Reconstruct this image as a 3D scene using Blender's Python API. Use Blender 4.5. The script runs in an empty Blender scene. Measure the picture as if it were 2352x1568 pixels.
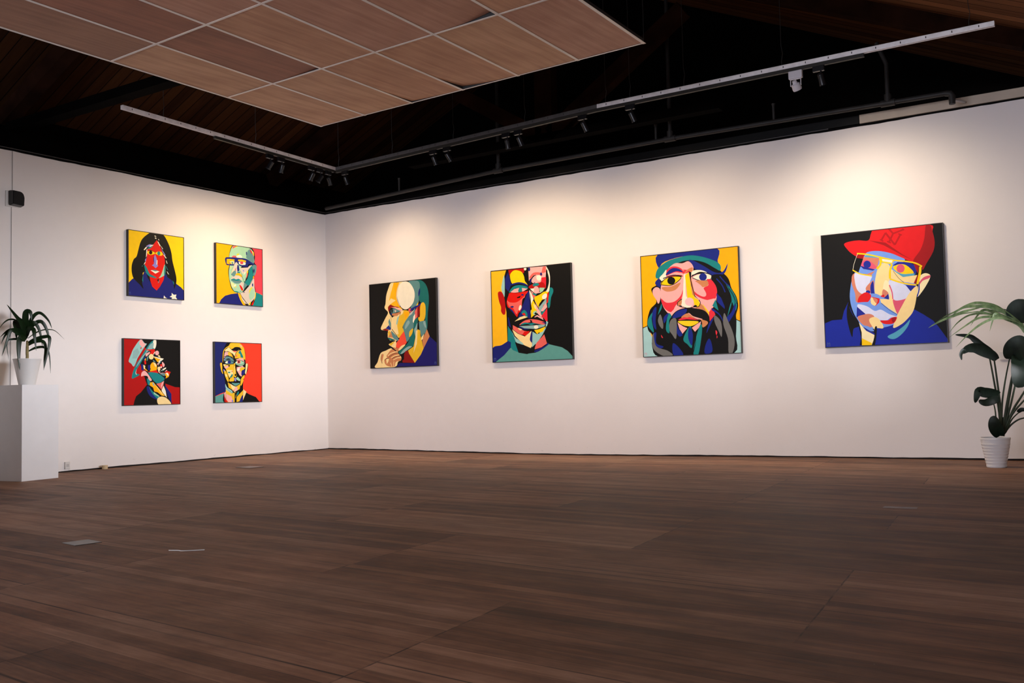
import bpy, bmesh, math, random
import numpy as np
from mathutils import Vector, Matrix
from mathutils.geometry import delaunay_2d_cdt

sc = bpy.context.scene
col = sc.collection
R = math.radians

# ------------------------------------------------------------------ camera
cam_d = bpy.data.cameras.new('camera'); cam = bpy.data.objects.new('camera', cam_d); col.objects.link(cam)
FPX, CX, CY, CZ, YAW, PITCH, ROLL = 2187.8278, 10.26978, -10.65922, 0.78480, -0.5746856, 0.0539056, -0.0232477
cam_d.sensor_width = 36.0; cam_d.lens = FPX / 2352 * 36.0; cam_d.clip_start = 0.05; cam_d.clip_end = 200
_f = Vector((math.sin(YAW) * math.cos(PITCH), math.cos(YAW) * math.cos(PITCH), math.sin(PITCH)))
_r = Vector((math.cos(YAW), -math.sin(YAW), 0)); _u = _r.cross(_f)
_r2 = _r * math.cos(ROLL) + _u * math.sin(ROLL); _u2 = _u * math.cos(ROLL) - _r * math.sin(ROLL)
cam.matrix_world = Matrix(((_r2.x, _u2.x, -_f.x, CX), (_r2.y, _u2.y, -_f.y, CY), (_r2.z, _u2.z, -_f.z, CZ), (0, 0, 0, 1)))
sc.camera = cam

# ------------------------------------------------------------------ world, daylight, exposure
w = bpy.data.worlds.new('world'); sc.world = w; w.use_nodes = True
w.node_tree.nodes['Background'].inputs[0].default_value = (0.7, 0.8, 1.0, 1)
w.node_tree.nodes['Background'].inputs[1].default_value = 0.02
sc.view_settings.view_transform = 'Standard'; sc.view_settings.look = 'None'
sc.view_settings.exposure = 0.0; sc.view_settings.gamma = 1.0
sc.view_settings.use_curve_mapping = False

def area_light(name, loc, rot, sx, sy, power, color):
    l = bpy.data.lights.new(name, 'AREA'); l.shape = 'RECTANGLE'; l.size = sx; l.size_y = sy
    l.energy = power; l.color = color
    o = bpy.data.objects.new(name, l); col.objects.link(o); o.location = loc; o.rotation_euler = rot
    return o
# daylight through the far windows of the side wall (x = 22) and of the rear wall (y = -16)
WIN_SIDE = [(-2.7, 2.8), (-6.0, 2.8)]
for yc, ww in WIN_SIDE:
    area_light('daylight', (21.9, yc, 1.9), (0, R(90), 0), 2.8, ww, 1700, (0.93, 0.94, 1.0))
WIN_REAR = [(4.2, 2.4), (7.6, 2.4)]
for xc, ww in WIN_REAR:
    area_light('daylight', (xc, -15.9, 1.9), (R(90), 0, 0), ww, 2.8, 350, (0.84, 0.86, 1.0))
SPOT_W = 1.42

ART = '''
#Y
p B -8,182 66,255 132,295 246,338 392,350 660,391 773,331 858,250 942,204 1001,151 1005,-4 -5,-6
s K 402,1001 534,1012 625,989 687,911 735,821 768,721 786,602 826,466 857,346 852,258 817,168 807,211 780,288 692,341 640,389 294,385 251,330 260,254 239,219 262,127 201,182 104,259 70,323 58,406 66,482 98,560 145,607 176,711 207,815 254,895 339,968
p R 502,898 559,811 596,729 633,664 647,597 645,502 620,396 635,363 622,292 555,183 496,118 416,173 385,256 368,340 313,386 282,468 300,538 323,608 330,710 344,754 431,814
p B 284,401 323,362 354,288 395,222 416,173 357,151 279,171 248,253 251,330
p K 314,361 368,327 395,222 370,255 335,303
s T 277,493 321,455 372,366 442,338 497,312 442,310 363,327 303,385
s g 644,536 652,390 591,337 536,315 570,357 599,420
s T 637,501 649,511 652,390 630,375
s K 340,719 403,728 482,702 541,728 612,705 542,715 473,689 403,713
s Y 321,688 364,713 423,715 473,691 424,664 375,655
s K 421,694 412,673 392,662 371,668 362,688 370,709 391,720 412,713
s Y 473,691 522,721 581,723 612,688 573,662 513,669
s T 565,698 557,675 538,663 518,671 509,693 517,717 536,728 556,721
p V 468,673 500,608 502,523 525,501 478,461 438,489 413,497 447,522 450,620
p W 500,591 511,584 507,515 493,522
p B 435,619 450,629 455,535 442,568
p W 386,420 469,426 549,417 475,376
p t 410,424 469,436 524,424 470,410
p W 769,103 806,75 857,83 843,43 871,7 813,12 762,2 776,29 730,39 770,61
p W 628,52 659,19 690,15 619,4
p W 267,720 305,766 332,765 286,718
s V 309,775 362,813 411,816 353,778
s T 334,744 373,782 431,801 383,754
s W 372,791 421,814 440,811 382,779
p W 513,874 528,876 574,808 551,814
p V 580,779 600,755 657,684 653,671 612,714
p W 617,684 632,686 676,638 664,629
p W 665,598 675,599 694,551 681,555
p T 657,511 667,512 704,455 694,454
p W 679,431 689,428 723,383 702,394
p W 467,930 482,934 499,915 469,918
p W 455,958 476,963 494,947 469,947
p W 522,917 537,915 547,895 532,902
p W 574,812 587,805 615,767 600,772
p W 315,725 333,736 325,642 308,606 312,674
p V 290,571 318,607 305,547 290,554
p W 267,492 290,537 305,545 291,511
p T 230,464 258,487 248,465
p K 504,283 537,309 531,259 513,266
p t 514,232 550,291 538,247
p T 247,296 258,335 257,224 240,253
p T 784,301 814,264 809,229 796,263
l X 4 7,28 14,62 26,41 37,64 45,31
l X 3 7,25 45,28
#O
p D 734,998 1006,1001 1010,204 849,244 781,442
p B 62,4 102,70 185,137 310,174 458,200 523,113 567,8 290,4
p T 993,203 915,228 843,244 816,149 751,2 1006,0
s K 346,987 495,1003 734,998 806,951 834,852 823,749 868,702 857,617 809,486 826,327 849,244 838,151 762,3 631,4 523,113 447,200 373,219 309,289 266,442 255,565 285,683 269,789 294,891
s O 458,200 490,203 566,100 610,11 567,8 502,95
s g 362,985 495,999 712,987 789,932 812,824 807,743 714,722 562,683 520,588 574,442 596,377 608,311 554,232 490,207 394,221 330,282 298,363 274,443 270,566 291,667 276,782 299,883
p t 680,946 734,977 812,833 807,731 757,743 637,816 647,867
p g 389,987 560,997 712,987 669,937 637,833 497,811 347,821 305,867
p C 357,984 442,993 389,958 347,933
p Y 437,992 469,992 421,966 399,964
p Y 432,851 486,872 486,852 454,832
p C 332,803 369,824 422,825 433,796 337,791
s W 432,821 486,847 529,843 556,812 497,794 443,798
p R 718,954 751,958 778,910 762,895
p C 756,954 795,882 812,867 784,872
p Y 778,948 806,925 817,867 795,882
p k 811,1036 805,984 789,1000
p B 636,908 658,923 658,868 642,858
p g 520,588 671,601 660,550 607,403 564,441 509,520
p q 498,628 671,651 714,689 769,702 758,659 714,647 660,583 595,544 541,540
p C 649,582 682,602 671,525 639,456 644,515
p Y 660,600 682,593 671,551 652,566
p W 579,518 606,570 628,564 595,527
p V 563,600 590,602 590,577 568,575
p T 780,695 736,674 693,603 693,544 661,457 607,395 640,355 694,343 749,414 792,527 775,627
p t 596,394 662,349 586,276 570,333
s t 774,694 824,715 868,694 858,600 825,530 792,535 797,595 780,644
s B 808,646 824,622 814,571 797,612
p q 781,475 809,469 815,318 838,235 827,150 772,96 675,23 631,62 544,148 501,203 587,234 694,334
p O 797,527 808,503 803,469 781,484
s g 706,285 760,314 810,284 816,183 729,102 696,167
s Y 749,321 771,319 717,252 701,209 700,259
s Y 832,239 846,236 838,159 805,98 827,175
p q 523,147 653,30 599,35 544,98
p Y 685,32 718,67 740,60 707,16
p R 767,62 805,106 784,21 740,18
p k 675,14 696,28 740,18
p B 760,381 787,392 787,341 765,339
p B 565,225 608,228 587,211
s B 195,766 305,788 433,796 561,800 659,793 746,751 824,720 780,711 692,712 671,660 584,656 498,665 455,699 391,660 285,650 212,660
p O 227,752 306,760 390,759 385,734 285,716 285,667 222,673
p k 285,712 348,735 391,722 380,680 306,673
p O 296,701 322,711 317,674 296,676
p t 327,716 359,715 364,682 327,677
p O 465,766 540,775 632,765 632,736 562,742 465,743
p W 476,726 540,744 629,727 621,693 541,681 487,693
s D 579,723 568,704 543,694 517,699 506,716 516,735 542,744 568,739
s q 375,658 412,711 444,714 460,649 466,583 445,507 382,477 329,481 318,537 349,598
p t 349,548 413,587 424,513 371,467 313,496
p C 397,594 418,629 418,579 402,569
p k 318,529 370,608 381,601 344,540
p B 449,673 476,676 493,586 450,557 439,623
p T 445,557 498,569 504,537 445,532
s O 403,503 445,536 509,533 547,498 531,472 477,497 435,498
s q 308,429 350,466 477,493 542,465 532,422 435,423 350,424
s T 310,413 371,439 419,428 478,443 542,402 499,415 435,405 372,405
s t 310,411 393,403 478,411 545,405 500,370 425,357 361,376
l K 3 310,411 435,405 545,405
p k 303,379 351,362 393,341 351,276 319,315
p W 372,327 414,351 415,313 383,299
p Y 404,313 425,323 410,288 394,287
p q 489,352 532,397 586,376 565,258 521,321
s R 489,344 532,322 570,267 543,248 511,287
p K 542,490 596,402 520,513
p T 362,231 437,232 501,212 415,207
p V 383,262 420,260 394,252
p B 490,236 527,240 506,227
p Y 301,619 322,629 307,586
l K 4 346,983 294,891 272,789
l K 3 318,496 328,571 380,659
l K 5 554,224 662,323 749,405 792,527
l K 4 514,587 564,466 596,394
#Q
p K 312,1003 1000,1000 1004,265 903,270 722,327 694,327 637,567 362,878
p K 400,311 293,194 213,140 183,70 165,1 640,3 847,15 732,246
p Q 722,323 893,270 1004,265 1005,8 847,15 841,165 760,262
s K 399,517 327,516 364,406 400,319 455,264 639,127 780,101 732,287 731,407 816,496 768,609 636,767 534,868 398,824 291,672 309,563
s A 272,978 316,983 361,938 398,927 353,870 290,782 237,703 211,640 172,581 132,623 88,661 131,770 175,857
p P 276,978 316,987 343,941 384,926 353,886 326,862 268,923
p R 286,860 303,881 308,861 299,841
p U 166,810 237,859 273,797 220,702 149,701
s T 515,986 561,992 544,860 452,826 380,777 309,657 229,546 212,484 274,461 203,421 142,405 159,499 220,624 300,728 380,848 452,937
s W 520,987 563,990 566,917 544,860 516,867 507,931
s U 452,913 516,947 507,867 434,825 371,768 291,665 211,569 291,704 380,800
s W 220,546 203,484 225,456 212,491
s P 310,492 354,520 399,493 445,438 486,379 454,367 427,390 409,438 346,445 301,437
p R 362,839 534,852 544,820 507,764 453,770 471,818
p P 376,776 452,810 453,786 398,738 380,737
s P 614,794 604,769 579,758 554,767 544,793 554,818 579,829 604,819
p k 590,750 618,762 641,731 618,727
p W 512,768 535,812 544,804 526,772
s k 520,735 508,705 478,692 447,703 435,733 447,763 477,776 508,764
p B 344,721 380,737 363,674 345,666
p O 354,681 380,714 385,674
p R 349,666 381,674 390,627 363,611
p t 398,722 435,754 408,667 399,674
p W 517,740 700,708 591,614 609,654
p O 521,732 641,695 591,650
p t 503,692 554,657 517,653
p P 577,626 609,646 600,602
p t 637,671 665,679 609,607
s P 674,660 716,616 693,576 670,623
p R 628,615 665,627 679,584 646,583
s P 628,583 665,591 665,563 637,567
s O 453,588 490,644 535,645 577,598 564,518 509,498 454,517 467,549
p k 508,645 545,645 572,598 554,574
s k 591,574 628,583 637,543 610,507 591,542
p B 417,604 462,612 454,525 417,533
p B 300,626 345,611 341,524 301,531
p k 336,610 372,595 363,540 345,548
p O 363,564 399,532 418,509 372,532
p W 647,523 675,547 740,576 740,556 675,519
p t 656,531 679,547 693,524 670,515
p W 628,511 642,507 633,495 624,503
l P 12 600,511 638,487 693,495 759,532
p R 573,534 619,447 759,520 825,505 797,456 638,463 536,478 409,501
p t 628,479 731,488 712,439 666,455
p K 619,503 731,512 731,496 638,487
s O 722,464 759,496 792,472 788,432 731,407 741,431
p W 731,488 769,492 788,456 778,440
s T 422,493 545,494 619,471 713,399 657,351 592,327 528,359 472,422
p B 694,431 722,407 708,399
s T 400,406 454,367 455,311 418,311
p O 455,343 509,351 565,295 639,223 723,134 658,143 593,191 528,208 510,264 446,303
p U 491,347 518,339 537,295 510,295
p k 546,303 592,263 667,175 695,134 639,191
p C 564,323 638,335 703,367 694,311 657,231 611,279
p P 666,343 703,367 657,255 648,295
p W 657,223 694,295 732,214 752,109 676,191
s B 400,280 437,280 473,208 584,88 510,105 446,145 401,225
s T 437,280 510,200 621,135 584,96 492,176
p g 519,200 621,135 602,127 519,168
p B 713,311 789,222 836,165 837,60 847,15 789,93 742,214
s k 579,88 639,127 723,114 799,60 828,7 714,10 603,8
#R2
p B2 0,1000 336,992 212,900 179,703 208,540 235,189 103,149 -2,108
p t2 3,108 103,137 189,162 192,4 2,8
p K 651,169 725,133 865,87 951,0 564,2 597,121
s K 264,990 420,998 525,987 598,929 645,828 648,661 701,644 689,535 645,460 601,402 588,212 607,38 511,0 192,4 184,158 225,198 216,328 177,475 136,492 108,654 158,662 159,785 191,884
s O2 341,988 504,991 567,962 619,895 641,786 638,703 607,803 523,870 566,878 513,920 419,919 356,881 294,917 211,875 185,785 170,654 167,744 178,842 222,900 294,942
p K 345,881 408,910 471,923 534,920 481,878 418,860
p P 514,961 567,954 566,912
p k 211,867 294,917 355,868 439,844 513,882 438,827 412,769 376,810 293,847 221,843
p C 366,860 460,857 439,836 407,836
s P 211,826 252,839 334,831 292,785 241,777 195,736
s O2 283,835 345,819 390,744 354,761 282,785
s O2 422,736 438,811 513,869 597,845 627,719 521,740
p T 491,828 534,878 596,770 596,744 543,753 533,803
p C 438,786 470,803 459,761 437,753
p t 189,703 231,761 313,769 385,728 405,678 292,703 209,679
p V 194,720 220,736 199,687
p K 220,711 282,732 343,719 312,710 251,707
s t 209,662 281,695 353,686 394,653 311,641 240,642
s B3 340,670 329,653 303,645 278,653 268,670 278,688 304,695 329,688
s W 219,658 250,687 271,678 260,650
p P 437,711 521,740 595,736 626,669 595,694 521,711 458,703
s g 421,653 458,695 542,703 626,661 583,619 499,615
p W 436,666 468,686 468,653 452,649
s C 540,678 528,658 502,650 476,658 466,678 477,698 503,706 529,698
s K 519,676 514,666 502,661 491,666 486,676 491,687 503,691 515,687
l K 6 199,650 230,687 312,699 374,682 405,653
l K 6 415,657 468,699 542,703 626,665 573,636 509,636 426,653
l K 8 179,752 251,769 333,752 406,703 417,769 460,844 523,878
l K 6 211,834 283,847 344,810 395,736
s k 178,630 239,629 239,605 208,589
p O2 204,621 394,637 393,538 402,431 299,408 248,507
p P 193,589 280,621 290,588 228,556
p k 249,539 372,538 382,464 299,424
p T 269,510 331,510 310,489 279,490
p T 309,416 351,472 382,464 350,415
p R 351,522 367,530 367,505 351,509
p K 270,621 322,621 311,600 285,596
p O2 400,653 421,653 455,454 433,414 402,431 393,538
p k 404,604 415,604 413,472 403,488
p P 456,587 583,611 636,569 559,428 517,454 456,537
p O2 540,586 636,585 614,519 560,503 519,536
p W 466,554 509,586 519,545 476,520
s B 571,536 635,544 624,485 560,453 555,495
p K 603,552 646,577 646,535
s K 449,459 444,446 430,441 417,446 412,459 418,472 431,477 444,472
l K 6 420,628 440,537 455,463 538,412 560,453
l K 7 183,589 248,490 299,408
s O2 188,540 238,507 288,391 277,343 247,376 207,458
p k 207,474 248,466 258,433 227,425
p V 178,556 208,540 197,507 182,524
s O2 309,391 371,431 402,406 391,357 308,350
p V 402,406 444,413 443,356 412,356
p g 443,405 475,429 537,379 516,354 454,380
s O2 559,411 623,460 601,369 547,279 537,346
p R 590,386 617,410 611,369
p K 298,350 370,353 422,344 495,355 542,341 453,323 370,328
s t2 349,329 432,323 526,325 484,297 431,278 380,300
l K 7 298,346 369,304 431,274 494,293 537,333
p O2 267,335 308,318 368,210 287,253
p k 313,317 380,283 431,266 515,288 504,223 409,176 368,202
p O2 431,261 537,313 514,222 451,208
p P 400,242 463,265 472,215 430,183
p C 368,202 410,221 399,188
s A 221,311 256,254 348,202 368,161 306,195 225,246
p g 225,238 368,153 347,129 225,206
p O2 225,214 347,153 430,175 450,125 408,45 407,4 233,11
p P 234,149 346,104 366,10 274,13 233,60
p P 189,158 225,189 223,60 203,101
p O2 450,93 588,204 587,138 533,24 449,11
p T 451,142 482,190 503,173 471,108
p K 409,176 451,150 419,77 449,11 407,4
s B 576,121 533,65 511,8 575,14
p V 346,47 377,54 376,10 351,11
p k 593,220 662,177 585,39
p R 194,150 203,85 274,13 223,11 193,53
p Q 193,101 233,15 197,12
s O2 113,646 148,654 158,589 157,540 172,475 142,508 122,573
s k 653,644 690,648 690,602 656,477 634,494 646,569
l t3 4 22,31 30,63 42,42 54,62 62,30
l t3 3 22,28 62,26
#K
p B4 413,53 673,42 794,198 893,338 997,257 1000,5 391,11
s T2 709,991 778,989 845,941 882,862 892,747 873,604 861,430 835,371 817,410 840,667 764,741 745,812 766,902
s t3 600,989 709,991 758,964 764,902 745,812 744,743 684,678 624,682 686,785 668,895
s B 741,850 761,895 767,848 745,804
s k 336,992 428,992 529,991 468,934 425,820 464,708 504,667 463,646 382,698 321,710 299,649 340,592 379,511 444,430 438,344 396,307 293,281 313,256 415,213 274,360 280,430 223,441 182,451 172,475 204,529 246,589 284,650 233,705 249,755 261,848 293,925
p O 377,992 464,989 427,914 410,821 464,708 504,671 423,703 332,741 343,811 334,874
p Y3 334,882 377,973 405,822 424,727 279,705 291,752
p k 280,760 333,812 404,783 332,749 269,706
s M 285,705 321,738 372,719 464,697 423,696 331,702 299,657
s W 436,874 458,950 509,989 570,991 629,959 677,886 688,816 665,741 604,683 544,668 484,699 445,764 427,820
l q 7 468,981 426,898 420,805 464,716
p P 331,706 403,705 484,668 504,659 473,646 423,684
s t3 331,678 382,691 433,672 473,653 412,642 340,635
s K 358,665 354,646 345,638 337,647 334,666 337,686 346,693 355,684
p q 382,675 412,665 402,642 387,651
p S 330,631 412,634 473,646 462,615 391,596 340,615
p K 309,641 329,577 343,513 329,561
p B3 315,640 350,634 340,615
p t3 287,540 303,578 328,522 327,451 297,500
p B3 244,464 292,500 327,459 316,440
p M 187,451 239,464 296,445 275,431
p K 192,447 275,434 274,360 243,401
p S 279,360 296,422 347,411 356,348
p O2 280,422 306,437 316,397 284,367
s t3 327,432 377,394 438,336 437,309 376,332 346,364
s T2 282,356 335,341 386,323 335,319 289,336
l K 7 337,451 398,385 442,328
p K 278,324 376,316 396,311 324,295
p k 293,281 396,307 406,276 395,214 324,256
p O2 293,281 386,308 324,256
s O2 504,659 594,645 603,591 542,525 500,465 520,418 448,344 398,432 431,539 462,600
s k 345,583 422,602 462,615 420,509 438,391 398,401 348,466
p O 524,642 594,638 593,607 542,548
p k 483,653 524,662 503,620 462,600
p A 421,579 452,600 420,493 405,510
p C2 520,418 539,355 558,284 537,262 477,242 436,220 395,237 406,291 448,328 458,359
p S 344,239 456,219 425,181 384,206
s t3 593,584 664,649 694,677 682,571 681,509 721,553 700,454 660,449 620,397 599,329 558,292 539,363 510,449 521,503
s U2 541,486 582,538 607,514 581,476 540,440
p q 583,569 613,621 674,656 643,611 593,584
s C 638,653 631,637 614,631 597,639 590,656 597,672 614,677 631,669
p W 662,579 688,609 691,539 661,503 652,526
p C 683,632 723,687 721,568 676,529 692,570
p M 723,687 765,703 762,642 741,567 721,568
p B3 634,674 773,725 802,723 723,683 604,637
p O2 704,700 739,743 734,705
s O2 768,703 812,732 841,683 834,561 789,503 740,529 736,567 756,574
s T2 671,525 726,560 714,446 699,393 677,264 597,213 455,141 425,174 496,217 578,284 619,374 660,434
s U2 690,455 720,499 698,340 670,418
s U2 465,149 496,194 577,237 637,235 597,213
s k 435,212 477,249 537,262 496,225 445,196
s O2 600,406 655,442 639,381 599,344
p t3 740,513 838,523 856,431 826,379 776,336 749,429
s U2 804,502 828,516 846,446 827,448
p O2 719,430 758,413 776,305 803,205 763,138 673,45 586,160 576,191 657,234 677,302
p k 699,416 719,415 706,263 655,157 677,264
p K 748,414 767,352 766,321
p S 856,423 893,338 803,205 785,297 826,371
p k 776,336 816,372 795,312 766,298
p M 484,94 536,185 576,191 595,144 673,45 494,55
p K 440,150 516,162 514,93 453,56 391,11 434,119
l K 10 334,228 425,174 439,142
s k 80,8 113,75 161,176 240,204 323,228 364,192 415,186 434,150 470,125 469,87 423,65 371,8
s S 271,164 333,216 394,186 435,158 469,110 464,79 392,66 361,12 248,31 218,95
p S 166,128 188,171 208,158 175,49
l k 10 270,140 322,170 405,186
l K 5 285,124 353,157 435,173
l k 10 321,115 373,137 445,146
l K 5 332,107 393,128 454,134
l k 9 352,90 413,112 464,114
p k 208,150 239,157 260,125 218,95
p k 244,102 291,116 280,77 253,47
l K 6 218,91 249,110 290,112
l k 7 310,60 330,13
l k 7 362,74 351,12
l K 5 177,167 166,104 186,56
l X 4 955,25 961,48 969,33 978,47 983,25
l X 3 955,23 983,22
#K
p O3 7,991 200,990 176,929 168,664 193,538 197,205 109,182 6,160
s B 6,160 118,185 216,229 243,210 228,149 152,76 39,10 0,8
p t2 39,6 152,76 237,153 327,107 442,79 549,86 638,123 709,169 871,128 937,88 998,26 1000,2
p T 207,390 269,302 302,208 335,99 264,125 237,157 243,210 202,228
s A 136,823 176,937 174,711 143,760
s Q 87,733 97,764 134,762 165,712 181,617 178,524 150,514 124,551 125,597 103,654
s T 744,758 778,748 782,710 754,652 738,562 716,549 714,624 734,698
p B 184,897 223,964 248,892 260,828 226,753 190,795
p B 210,483 246,465 270,348 216,390
s W 703,981 732,941 748,871 740,758 725,714 691,724 728,790 734,865
s K 715,950 722,896 733,827 718,760 691,732 690,853
p Q 228,991 433,991 440,937 378,950 268,937 240,931
s Y 249,931 287,974 333,979 396,956 426,907 438,852 477,807 410,824 357,848 302,833 266,851
l B 17 260,828 311,836 365,839 428,822 472,796
s K 432,961 482,979 481,810 447,851 431,922
s W 460,983 455,971 443,967 432,973 427,986 432,997 444,1001 455,995
p P 482,994 708,989 695,876 677,832 633,836 573,909 520,899 487,848
p C 664,985 699,989 701,928 662,917 644,926
l C 26 501,877 547,919 618,917 652,895
p R3 634,874 700,875 696,762 667,802 633,828
s P 518,845 546,889 591,904 635,889 633,828 553,819
s W 582,893 617,902 643,880 624,844 589,855
p B 500,847 519,884 523,868 499,809
s B 653,910 649,899 639,894 630,900 626,912 631,924 640,928 649,922
s B 507,973 502,958 493,953 484,960 480,975 484,990 494,996 503,989
s Q 486,794 535,813 606,823 667,817 692,755 596,774 498,770
s T 535,806 571,822 610,811 601,793 543,791
p B 544,828 571,829 553,816
s T 235,753 282,803 356,817 445,798 471,773 391,771 309,786 253,744
p P 249,748 300,779 373,788 471,769 408,743 317,737
s T 349,752 364,785 391,794 399,748 376,730
l K 9 244,746 308,735 426,742 475,757
s R 244,740 326,734 462,746 470,734 424,676 419,508 357,527 309,453 248,566 212,591 200,654
s C 205,662 241,640 332,637 433,699 452,728 405,632 394,571 348,551 320,507 276,579 231,590
s R 230,738 326,719 434,706 388,671 305,647 251,651
p K 329,687 380,703 370,680 338,677
s B 420,707 415,702 402,701 389,704 384,710 390,715 403,717 415,713
s W 358,589 372,602 387,587 375,557 357,543 350,562
s B 240,591 272,599 290,587 267,580
s B 226,575 275,548 319,468 291,447 246,488
p K 208,592 346,459 298,392 361,366 351,336 252,349 219,482
s K 396,648 424,676 441,644 421,584 393,556
p Q 460,674 484,572 482,504 411,539
p B 375,542 471,742 497,732 493,450 453,460 418,485 336,452
s T 383,518 420,546 455,513 454,467 427,477
s R 392,502 419,516 436,484
p k 295,431 364,473 418,483 463,467
p W 489,756 549,667 511,609 499,487 494,640
p P 498,755 568,734 621,722 683,755 629,714 568,711 549,682
s P 543,767 570,787 605,769 612,731 585,710 550,720
p g 613,769 683,763 656,727 621,715
p W 498,767 551,766 541,729
l K 8 494,763 541,721 585,699 638,710 683,748
s C 515,723 567,681 548,652 539,660
s T 523,715 576,707 567,689 541,698
s Y 549,667 611,693 673,722 717,715 716,692 698,656 636,630 607,564 573,589
s W 646,675 682,702 707,685 689,649 654,644
p Y 511,601 530,645 572,574 580,535 543,484 502,457
s k 538,607 581,558 563,544 546,568
p P 556,636 615,525 656,424 579,505
l K 7 540,668 564,605 623,510 664,424
p U 598,557 634,592 698,656 696,611 651,553 623,494
s K 598,564 617,609 653,629 635,600
p P 624,525 696,611 703,557 650,515
p C 651,576 668,590 660,568
p T 623,494 694,550 649,478
s R3 631,464 694,535 707,549 703,406 656,447
p R 708,700 730,714 718,609 696,595
s g 526,501 553,529 579,512 561,483
p K 544,500 562,514 579,497 561,483
s K 497,732 507,609 514,547 500,533 493,442 492,564
p P 578,482 613,465 664,416 595,443 542,462
p K 290,408 454,467 498,442 578,467 699,399 673,408 507,449 417,431 362,389 351,336 307,377
s C 353,389 417,431 498,442 594,428 681,392 628,373 558,392 506,411 452,406
s K 488,435 515,425 510,407 497,411
s T 371,392 425,412 487,400 541,399 637,376 558,377 451,385
s K 389,387 452,395 505,380 558,391 645,368 504,373
p U 352,378 505,376 680,377 662,356 556,335 415,351
s W 591,354 583,341 563,337 543,343 535,357 544,370 564,374 584,368
p B 343,378 415,351 486,339 378,334
s K 361,362 450,330 574,334 671,359 573,315 485,320 414,332
p C 271,394 334,360 414,324 476,313 430,266 341,298 270,348
p R 414,317 485,317 430,266 386,280
p K 377,288 421,274 412,265 367,277
s k 334,360 387,341 360,333
p k 261,348 332,298 421,263 503,319 507,160 489,138 409,172 295,277
p A 256,333 286,270 392,195 443,90 302,215
p K 282,293 330,233 304,254
s B 483,244 507,312 513,197 486,214
p A 516,311 572,278 688,347 642,274 570,187 507,144
p Y 538,325 592,330 680,355 643,304 572,281
p K 572,281 604,302 603,287
p A 690,414 712,398 697,361 680,347
p B 629,403 690,399 689,377
p C 532,120 561,187 660,273 692,177 621,139
s B 523,102 568,119 665,152 701,181 709,165 638,123 567,92
p K 293,208 409,172 488,130 552,180 532,98 442,75 335,95
l K 7 707,549 708,421
l X 4 16,26 22,51 31,35 40,50 45,25
l X 3 16,24 45,22
#O
p L 5,288 64,309 86,230 109,166 163,46 170,3 0,2
p L 955,316 1001,294 998,5 921,5 939,138
l K 7 5,289 64,311
l K 7 947,320 1001,292
s B3 186,996 511,998 797,995 796,885 777,849 509,952 259,922 194,865
s K 201,747 300,886 507,921 714,870 836,768 895,702 922,610 965,531 980,441 957,360 958,301 948,160 925,5 564,-2 170,-1 98,104 103,213 62,262 53,349 88,465 159,538 112,636 114,675 166,703 168,750
s T 157,798 189,865 293,926 427,952 541,956 669,924 786,871 823,829 817,784 767,812 667,875 556,908 441,908 324,869 255,820 211,769 168,765
s B3 507,913 563,900 665,837 742,784 804,763 852,781 894,845 867,765 803,733 741,746 663,791 584,813 537,856
s B3 157,703 154,735 194,763 209,723 203,676
s P 121,651 156,680 198,661 205,598 192,536 175,518 159,554 128,604
s P 205,637 216,698 271,803 298,855 367,896 440,889 506,902 553,839 532,749 582,775 709,756 730,694 775,629 775,546 752,465 693,400 627,337 531,358 477,407 354,400 304,396 240,462 206,558
s W 198,770 238,806 273,842 270,772 226,737 210,746
s C3 270,780 281,841 340,867 406,853 462,809 438,827 535,810 452,787 371,810 287,786
s B3 269,788 289,825 340,852 405,838 441,803 371,817
s P 278,779 354,803 436,796 419,774 337,782
s C3 265,765 337,782 419,778 439,761 353,772
s S 452,779 487,822 544,840 534,795 503,813
s S 224,674 316,675 416,705 364,640 280,627 231,650
s Y 208,703 252,750 336,766 423,759 384,715 308,687
s K 362,727 349,701 319,693 290,706 279,734 292,759 322,767 351,754
l K 7 208,703 252,750 336,770 423,759 384,715 308,685 208,701
l K 9 236,759 337,782 435,765
s K 516,743 582,783 663,783 729,754 662,768 582,768
s W 540,741 598,766 662,772 725,747 727,717 659,703 596,717
s B3 683,736 671,711 643,703 616,716 606,742 619,767 646,776 673,762
l K 7 536,741 595,713 659,701 731,716
s K 733,747 843,744 895,687 914,595 848,525 781,591 737,670
s W 517,773 551,809 632,805 686,777 615,791 549,770
s C3 683,713 731,701 775,629 775,554 738,511 651,525 565,570 551,609 653,563 648,632 697,658
s S 563,708 683,698 693,659 656,643 601,651
s P 531,718 617,665 670,584 656,551 605,567 551,617
s P 565,570 651,517 762,524 736,458 693,400 618,489
s C3 206,566 259,523 342,525 410,574 438,634 417,543 357,485 313,426 240,470
s S 560,448 610,490 693,385 684,363 591,438
s Y 626,489 693,400 685,386
s W 452,771 468,770 468,570 524,550 529,488 487,453 423,480 416,519 435,572 444,679
p Y 464,770 502,798 521,673 556,547 587,530 606,490 592,461 552,464 539,533 482,538
p S 502,806 524,750 564,547 533,580 517,673
p K 502,806 530,795 523,719 557,570 595,525 553,563 525,673
s S 379,522 421,542 415,489 382,483
s q2 544,510 530,483 498,474 467,487 455,517 469,544 501,553 532,539
l K 7 382,476 379,514 426,546
l K 7 382,476 438,464 487,453 544,460 592,461 610,498 595,525
s K 386,479 407,485 423,474 398,468
s K 536,469 561,478 576,466 552,460
p P 300,419 374,484 438,456 354,416 312,387
s K 302,349 312,387 372,438 471,458 552,448 647,419 692,363 690,317 611,345 532,373 485,407 434,372 368,353
s B3 319,372 371,430 470,446 444,394 369,368
s S 410,366 477,404 548,357 666,319 673,288 624,261 611,330 515,359
s C3 380,344 434,368 475,362 499,368 563,341 579,332 482,342
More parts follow.
